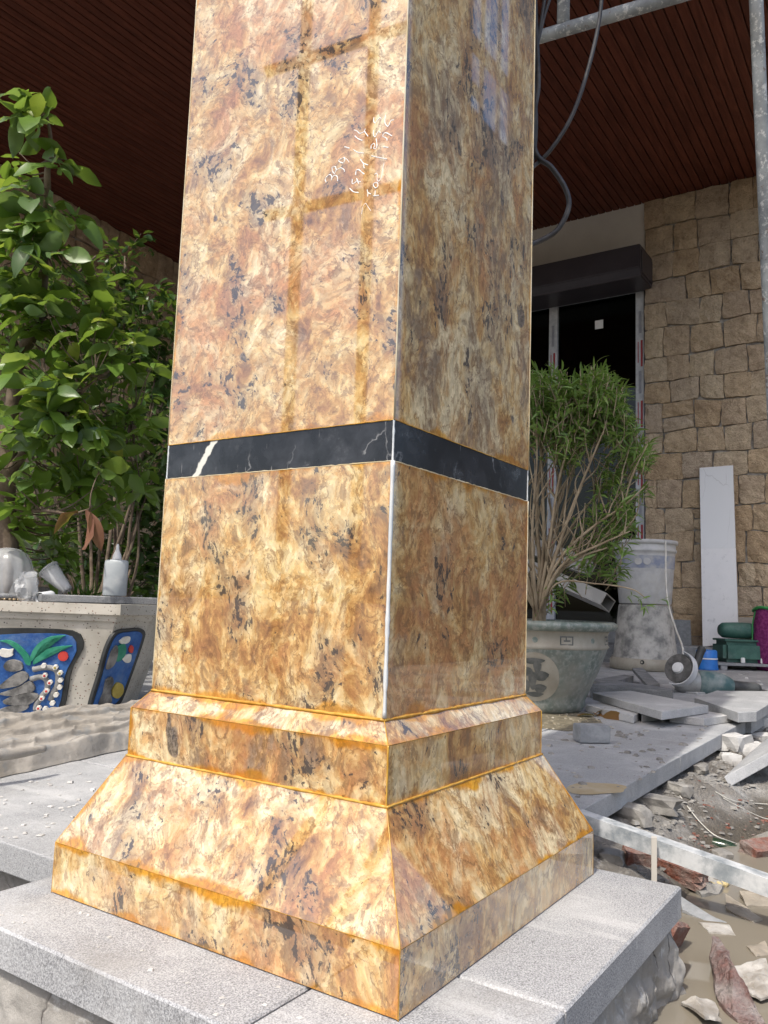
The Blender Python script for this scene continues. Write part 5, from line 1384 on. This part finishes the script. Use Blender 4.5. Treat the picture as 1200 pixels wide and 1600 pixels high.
for i in range(7):
    p = onz(940 + rl.uniform(-16, 24), 1120 + rl.uniform(-5, 5)); F.add(GEO[i % 3], p + Vector((0, 0, .004)), orient(Vector((rl.gauss(0, 1), rl.gauss(0, 1), .15)), rl.gauss(0, .7)), rl.uniform(.5, .9), 0)
tag(F.build('dead_leaves', m_leaf_brown, None, 'stuff'), 'curled dead leaves lying by the tile stack', 'leaves')

# ------------------------------------------------------------------ the muddy pit: bar, bricks, rubble, plastic
def gz(x, y): return ground_z(x, y)
def ground_hit(px, py):
    r = ray(px, py); t0 = 0.0
    for k in range(2000):
        t1 = t0 + .0012 / 1; p = CAM + r.normalized() * (t1 * 3)
        if p.z < gz(p.x, p.y): return p
        t0 = t1
    return onz(px, py, -.1)
ba = onz(905, 1268, -.002); bb = onz(1260, 1392, -.050)
bd = (bb - ba).normalized(); bs = bd.cross(Vector((0, 0, 1))).normalized()
bar = thing('steel_angle', 'long dusty galvanised steel angle bar slanting off the terrace corner', 'steel bar')
mid = (ba + bb) / 2; Lb = (bb - ba).length / 2
obj('top_flange', obox(mid + Vector((0, 0, .001)), bd, bs, bs.cross(bd), Lb, .012, .0012), m_angle, bar)
obj('side_flange', obox(mid + bs * .0132 + Vector((0, 0, -.0105)), bd, bs, bs.cross(bd), Lb, .0012, .0125), m_angle, bar)
sp_ = ground_hit(1023, 1362)
tag(obj('wooden_stake', obox(onz(1022, 1345, -.045), (0, 0, 1), (1, .3, 0), (-.3, 1, 0), .035, .005, .004), m_beige), 'thin pale stake standing under the steel bar', 'stake')
def brick_piece(px, py, L, w, h, yaw, label, lift=.0, pitch=0.0, seed=1, mat=None):
    p = ground_hit(px, py); bm = bmesh.new()
    bmesh.ops.create_cube(bm, size=1)
    bmesh.ops.subdivide_edges(bm, edges=list(bm.edges), cuts=4, use_grid_fill=True)
    for v in bm.verts:
        q = v.co.copy(); k = 1 + .10 * mnoise.noise(q * 3 + Vector((seed, 0, 0)))
        if q.x > .3: q.x += .15 * mnoise.noise(Vector((q.y * 4, q.z * 4, seed)))
        v.co = Vector((q.x * L, q.y * w, q.z * h)) * k
    o = obj('brick_fragment', bm, mat or m_brick); o.location = p + Vector((0, 0, h * .35 + lift)); o.rotation_euler = (seed * .1, pitch, yaw)
    return tag(o, label, 'brick', 'broken bricks in the muddy pit')
yawr = math.atan2(XC.y, XC.x)
brick_piece(1052, 1368, .11, .035, .03, yawr - .9, 'red brick strip lying under the steel bar', 0, .05, 1)
brick_piece(1000, 1345, .05, .03, .022, yawr, 'small red brick stump beside the pedestal corner', 0, 0, 2)
brick_piece(1190, 1348, .07, .04, .03, yawr + .4, 'red brick lump at the right edge above the steel bar', .01, 0, 3)
brick_piece(1040, 1545, .055, .012, .085, yawr + .9, 'red brick shard standing near the pedestal foot', .015, .25, 4)
brick_piece(1172, 1400, .06, .03, .012, yawr + .2, 'flat red brick sliver just under the steel bar', .0, 0, 6)
def mud_hit(px, py):
    p = ground_hit(px, py); w = onz(px, py, -.1165)
    return w if (w - CAM).length < (p - CAM).length else p
def shard(pix, th, label, mat, name, cat='debris', rough=1.0):
    pts = [mud_hit(x, y) + Vector((0, 0, h)) for x, y, h in pix]; nr = (pts[1] - pts[0]).cross(pts[2] - pts[0]).normalized()
    if nr.z < 0: nr = -nr
    bm = bmesh.new(); c = sum(pts, Vector()) / len(pts)
    top = [bm.verts.new(p) for p in pts]; bot = [bm.verts.new(p - Vector((0, 0, th))) for p in pts]
    mid_ = bm.verts.new(c + nr * th * .4); n = len(pts)
    for i in range(n): bm.faces.new((top[i], top[(i + 1) % n], mid_)); bm.faces.new((top[(i + 1) % n], top[i], bot[i], bot[(i + 1) % n]))
    bm.faces.new(bot); bmesh.ops.triangulate(bm, faces=bm.faces); bmesh.ops.subdivide_edges(bm, edges=list(bm.edges), cuts=4, use_grid_fill=True)
    for v in bm.verts: v.co += nr * rough * (.0045 * mnoise.noise(v.co * 40) + .003 * mnoise.noise(v.co * 110)) + Vector((mnoise.noise(v.co * 70), mnoise.noise(v.co * 70 + Vector((9, 0, 0))), 0)) * (.003 * rough)
    return tag(obj(name, bm, mat), label, cat)
m_bigbrick = varied('plum_brick', (.13, .050, .042), (.24, .135, .12), 25, .9, .2, 1.0, 90, dust=.8, dustcol=(.33, .29, .275), bdist=.014)
shard([(1112, 1508, .032), (1124, 1505, .032), (1148, 1540, .022), (1182, 1586, .012), (1196, 1604, .004), (1150, 1598, .004), (1124, 1572, .006), (1113, 1534, .018)], .04, 'large pointed plum-red brick shard sticking out of the mud', m_bigbrick, 'brick_shard', 'brick', 1.2)
shard([(1146, 1524, .010), (1198, 1520, .018), (1215, 1560, .008), (1190, 1572, .006), (1160, 1556, .010)], .003, 'crumpled whitish plastic sheet behind the big brick shard', m_paper, 'plastic_sheet', 'plastic', .9)
shard([(1062, 1570, .004), (1086, 1572, .012), (1118, 1574, .004), (1126, 1602, .006), (1100, 1606, .014)], .003, 'grey plastic scrap lying near the bottom edge', m_paper, 'plastic_scrap', 'plastic', 1.5)
shard([(1134, 1405, .008), (1150, 1412, .006), (1192, 1438, .002), (1176, 1442, .001), (1134, 1422, .003)], .004, 'cream board strip half sunk in the puddle', m_cardboard, 'board_strip', 'board', .5)
shard([(1156, 1402, .010), (1215, 1400, .010), (1215, 1418, .002), (1166, 1418, .002)], .005, 'wet cream board edge at the right of the puddle', m_cardboard, 'board_strip', 'board', .5)
shard([(1082, 1394, .006), (1106, 1382, .014), (1130, 1388, .010), (1124, 1398, .004), (1096, 1402, .003)], .012, 'grey stone flake under the yellow foam', m_rubble_dark, 'stone_flake', 'stone')
shard([(1056, 1344, .010), (1110, 1364, .008), (1106, 1370, .005), (1078, 1364, .006)], .003, 'white plastic strip under the steel bar', m_paper, 'plastic_strip', 'plastic', .6)
shard([(1064, 1414, .012), (1120, 1438, .003), (1136, 1442, .001), (1100, 1438, .001), (1066, 1426, .004)], .004, 'grey board strip leaning out from the pedestal corner', m_concrete, 'board_strip', 'board', .4)
shard([(1090, 1440, .001), (1140, 1448, .002), (1150, 1462, .001), (1108, 1458, .001)], .004, 'thin muddy plastic film floating in the puddle', m_paper, 'plastic_film', 'plastic', .5)
shard([(1166, 1480, .001), (1196, 1474, .003), (1204, 1492, .001), (1180, 1496, .001)], .004, 'muddy leaf-like plastic scrap at the right of the puddle', m_cardboard, 'plastic_scrap', 'plastic', .6)
# yellow foam blob
bm = bmesh.new()
for i in range(16):
    p = mud_hit(1080 + i * 3.6 + rl.uniform(-2, 2), 1386 - 3 * math.sin(i * .5) + rl.uniform(-2, 2)) + Vector((0, 0, .004)); bmesh.ops.create_icosphere(bm, subdivisions=2, radius=.0050 + .0018 * math.sin(i * 2.3), matrix=Matrix.Translation(p))
o = obj('foam_strip', bm, m_foam, None, True); tag(o, 'yellow lump of hardened foam under the steel bar', 'foam')
rm = o.modifiers.new('merge', 'REMESH'); rm.mode = 'VOXEL'; rm.voxel_size = .0016
tx = bpy.data.textures.new('lumps', 'CLOUDS'); tx.noise_scale = .008; dm_ = o.modifiers.new('lumps', 'DISPLACE'); dm_.texture = tx; dm_.strength = .006
crumbs('grit', [Vector((.5, -.02, 0)), Vector((1.5, .1, 0)), Vector((1.5, -.12, 0)), Vector((.5, -.16, 0))], 700, .0008, .007, m_brick, 'brick and mortar grit by the puddle edge', 'grit', 31, gz)
# loose slab tipped into the pit at the right edge
wp = [at(1131, 1214, 1.98), at(1215, 1168, 2.05), at(1215, 1140, 2.35), at(1180, 1168, 2.3)]
bm = bmesh.new(); nr = (wp[1] - wp[0]).cross(wp[3] - wp[0]).normalized(); nr = nr if nr.z > 0 else -nr
add_hull(bm, [p - nr * .026 for p in wp], wp); bevel_(bm, geom=list(bm.edges), offset=.0015, segments=1, affect='EDGES')
tag(obj('paving_piece', bm, m_paving), 'grey paving slab tipped into the pit at the right edge', 'slab')
k = 0
for px, py, s, mat, lab in ((1150, 1168, (.045, .030, .026), m_rubble, 'white rubble lump against the terrace edge'), (1185, 1140, (.05, .035, .03), m_rubble, 'white rubble lump right of the first, by the terrace edge'),
    (1172, 1178, (.05, .03, .022), m_rubble, 'pale angular rubble above the tipped slab'), (1140, 1192, (.03, .022, .018), m_rubble, 'small pale rubble at the tip of the slab'), (1200, 1165, (.05, .03, .025), m_rubble, 'pale rubble at the right edge above the slab'),
    (1018, 1262, (.055, .024, .018), m_rubble_dark, 'grey mortar lump under the terrace corner'), (985, 1278, (.04, .022, .018), m_rubble_dark, 'grey mortar lump behind the steel bar'), (1060, 1238, (.03, .02, .014), m_rubble_dark, 'crumbly grey lump below the terrace slab'),
    (1128, 1345, (.022, .016, .014), m_rubble_dark, 'brown stone in the mud beside the green glass'), (1088, 1470, (.024, .018, .012), m_rubble_dark, 'wet stone standing in the puddle'), (955, 1345, (.02, .02, .012), m_rubble_dark, 'dark stone behind the pedestal slab'), (1095, 1205, (.024, .016, .012), m_rubble_dark, 'grey lump along the terrace foot'), (1197, 1120, (.04, .03, .026), m_rubble, 'white rubble by the frame edge under the loose slab')):
    k += 1; p = ground_hit(px, py); o = rock('rubble', p + Vector((0, 0, s[2] * .5)), s, mat, k * 1.37); tag(o, lab, 'rubble', 'rubble in the pit')
crumbs('mud_clods', [Vector((.5, .12, 0)), Vector((2.6, .12, 0)), Vector((2.6, -.25, 0)), Vector((.5, -.25, 0))], 1800, .0008, .011, m_rubble_dark, 'crumbled clods over the muddy pit', 'clods', 12, gz)
crumbs('mud_clods', [Vector((.85, .125, 0)), Vector((2.6, .125, 0)), Vector((2.6, .06, 0)), Vector((.85, .06, 0))], 500, .002, .012, m_rubble_dark, 'crumbled mortar along the terrace foot', 'clods', 13, gz)
def string(pix, label, r=.0012):
    pts = []
    for p in pix:
        q = ground_hit(*p); pts.append(q + Vector((0, 0, .004)))
    o = tube_obj('string', pts, r, m_string, None, 5, 8); tag(o, label, 'string', 'packing strings in the mud')
string([(1052, 1232), (1078, 1268), (1098, 1292), (1120, 1310), (1152, 1322), (1172, 1332), (1205, 1338)], 'pale string running past the green glass shard')
string([(1118, 1240), (1145, 1254), (1180, 1258), (1210, 1260)], 'pale string curling across the grey mud at the right')
string([(1130, 1250), (1160, 1266), (1190, 1280), (1208, 1284)], 'second pale string below the curled one', .0009)
m_gglass = film_plastic('green_glass', (.015, .045, .02), .7, .15)
p = ground_hit(1132, 1322)
bm = lathe([(.012, -.022), (.013, 0), (.012, .012), (.008, .022)], 14, (0, 0, 0), None, (1, 0, 0)); bmesh.ops.delete(bm, geom=[v for v in bm.verts if v.co.z < -.006], context='VERTS')
o = obj('glass_shard', bm, m_gglass, None, True); o.location = p + Vector((0, 0, -.001)); o.rotation_euler = (.2, .1, yawr - .5); tag(o, 'curved green bottle glass shard in the mud', 'glass')
tag(tube_obj('wire', [onz(1056, 1455, -.118), onz(1075, 1448, -.118), onz(1110, 1470, -.118), onz(1140, 1492, -.118), onz(1156, 1515, -.118)], .0009, m_cable, None, 5), 'thin dark wire lying across the puddle', 'wire')
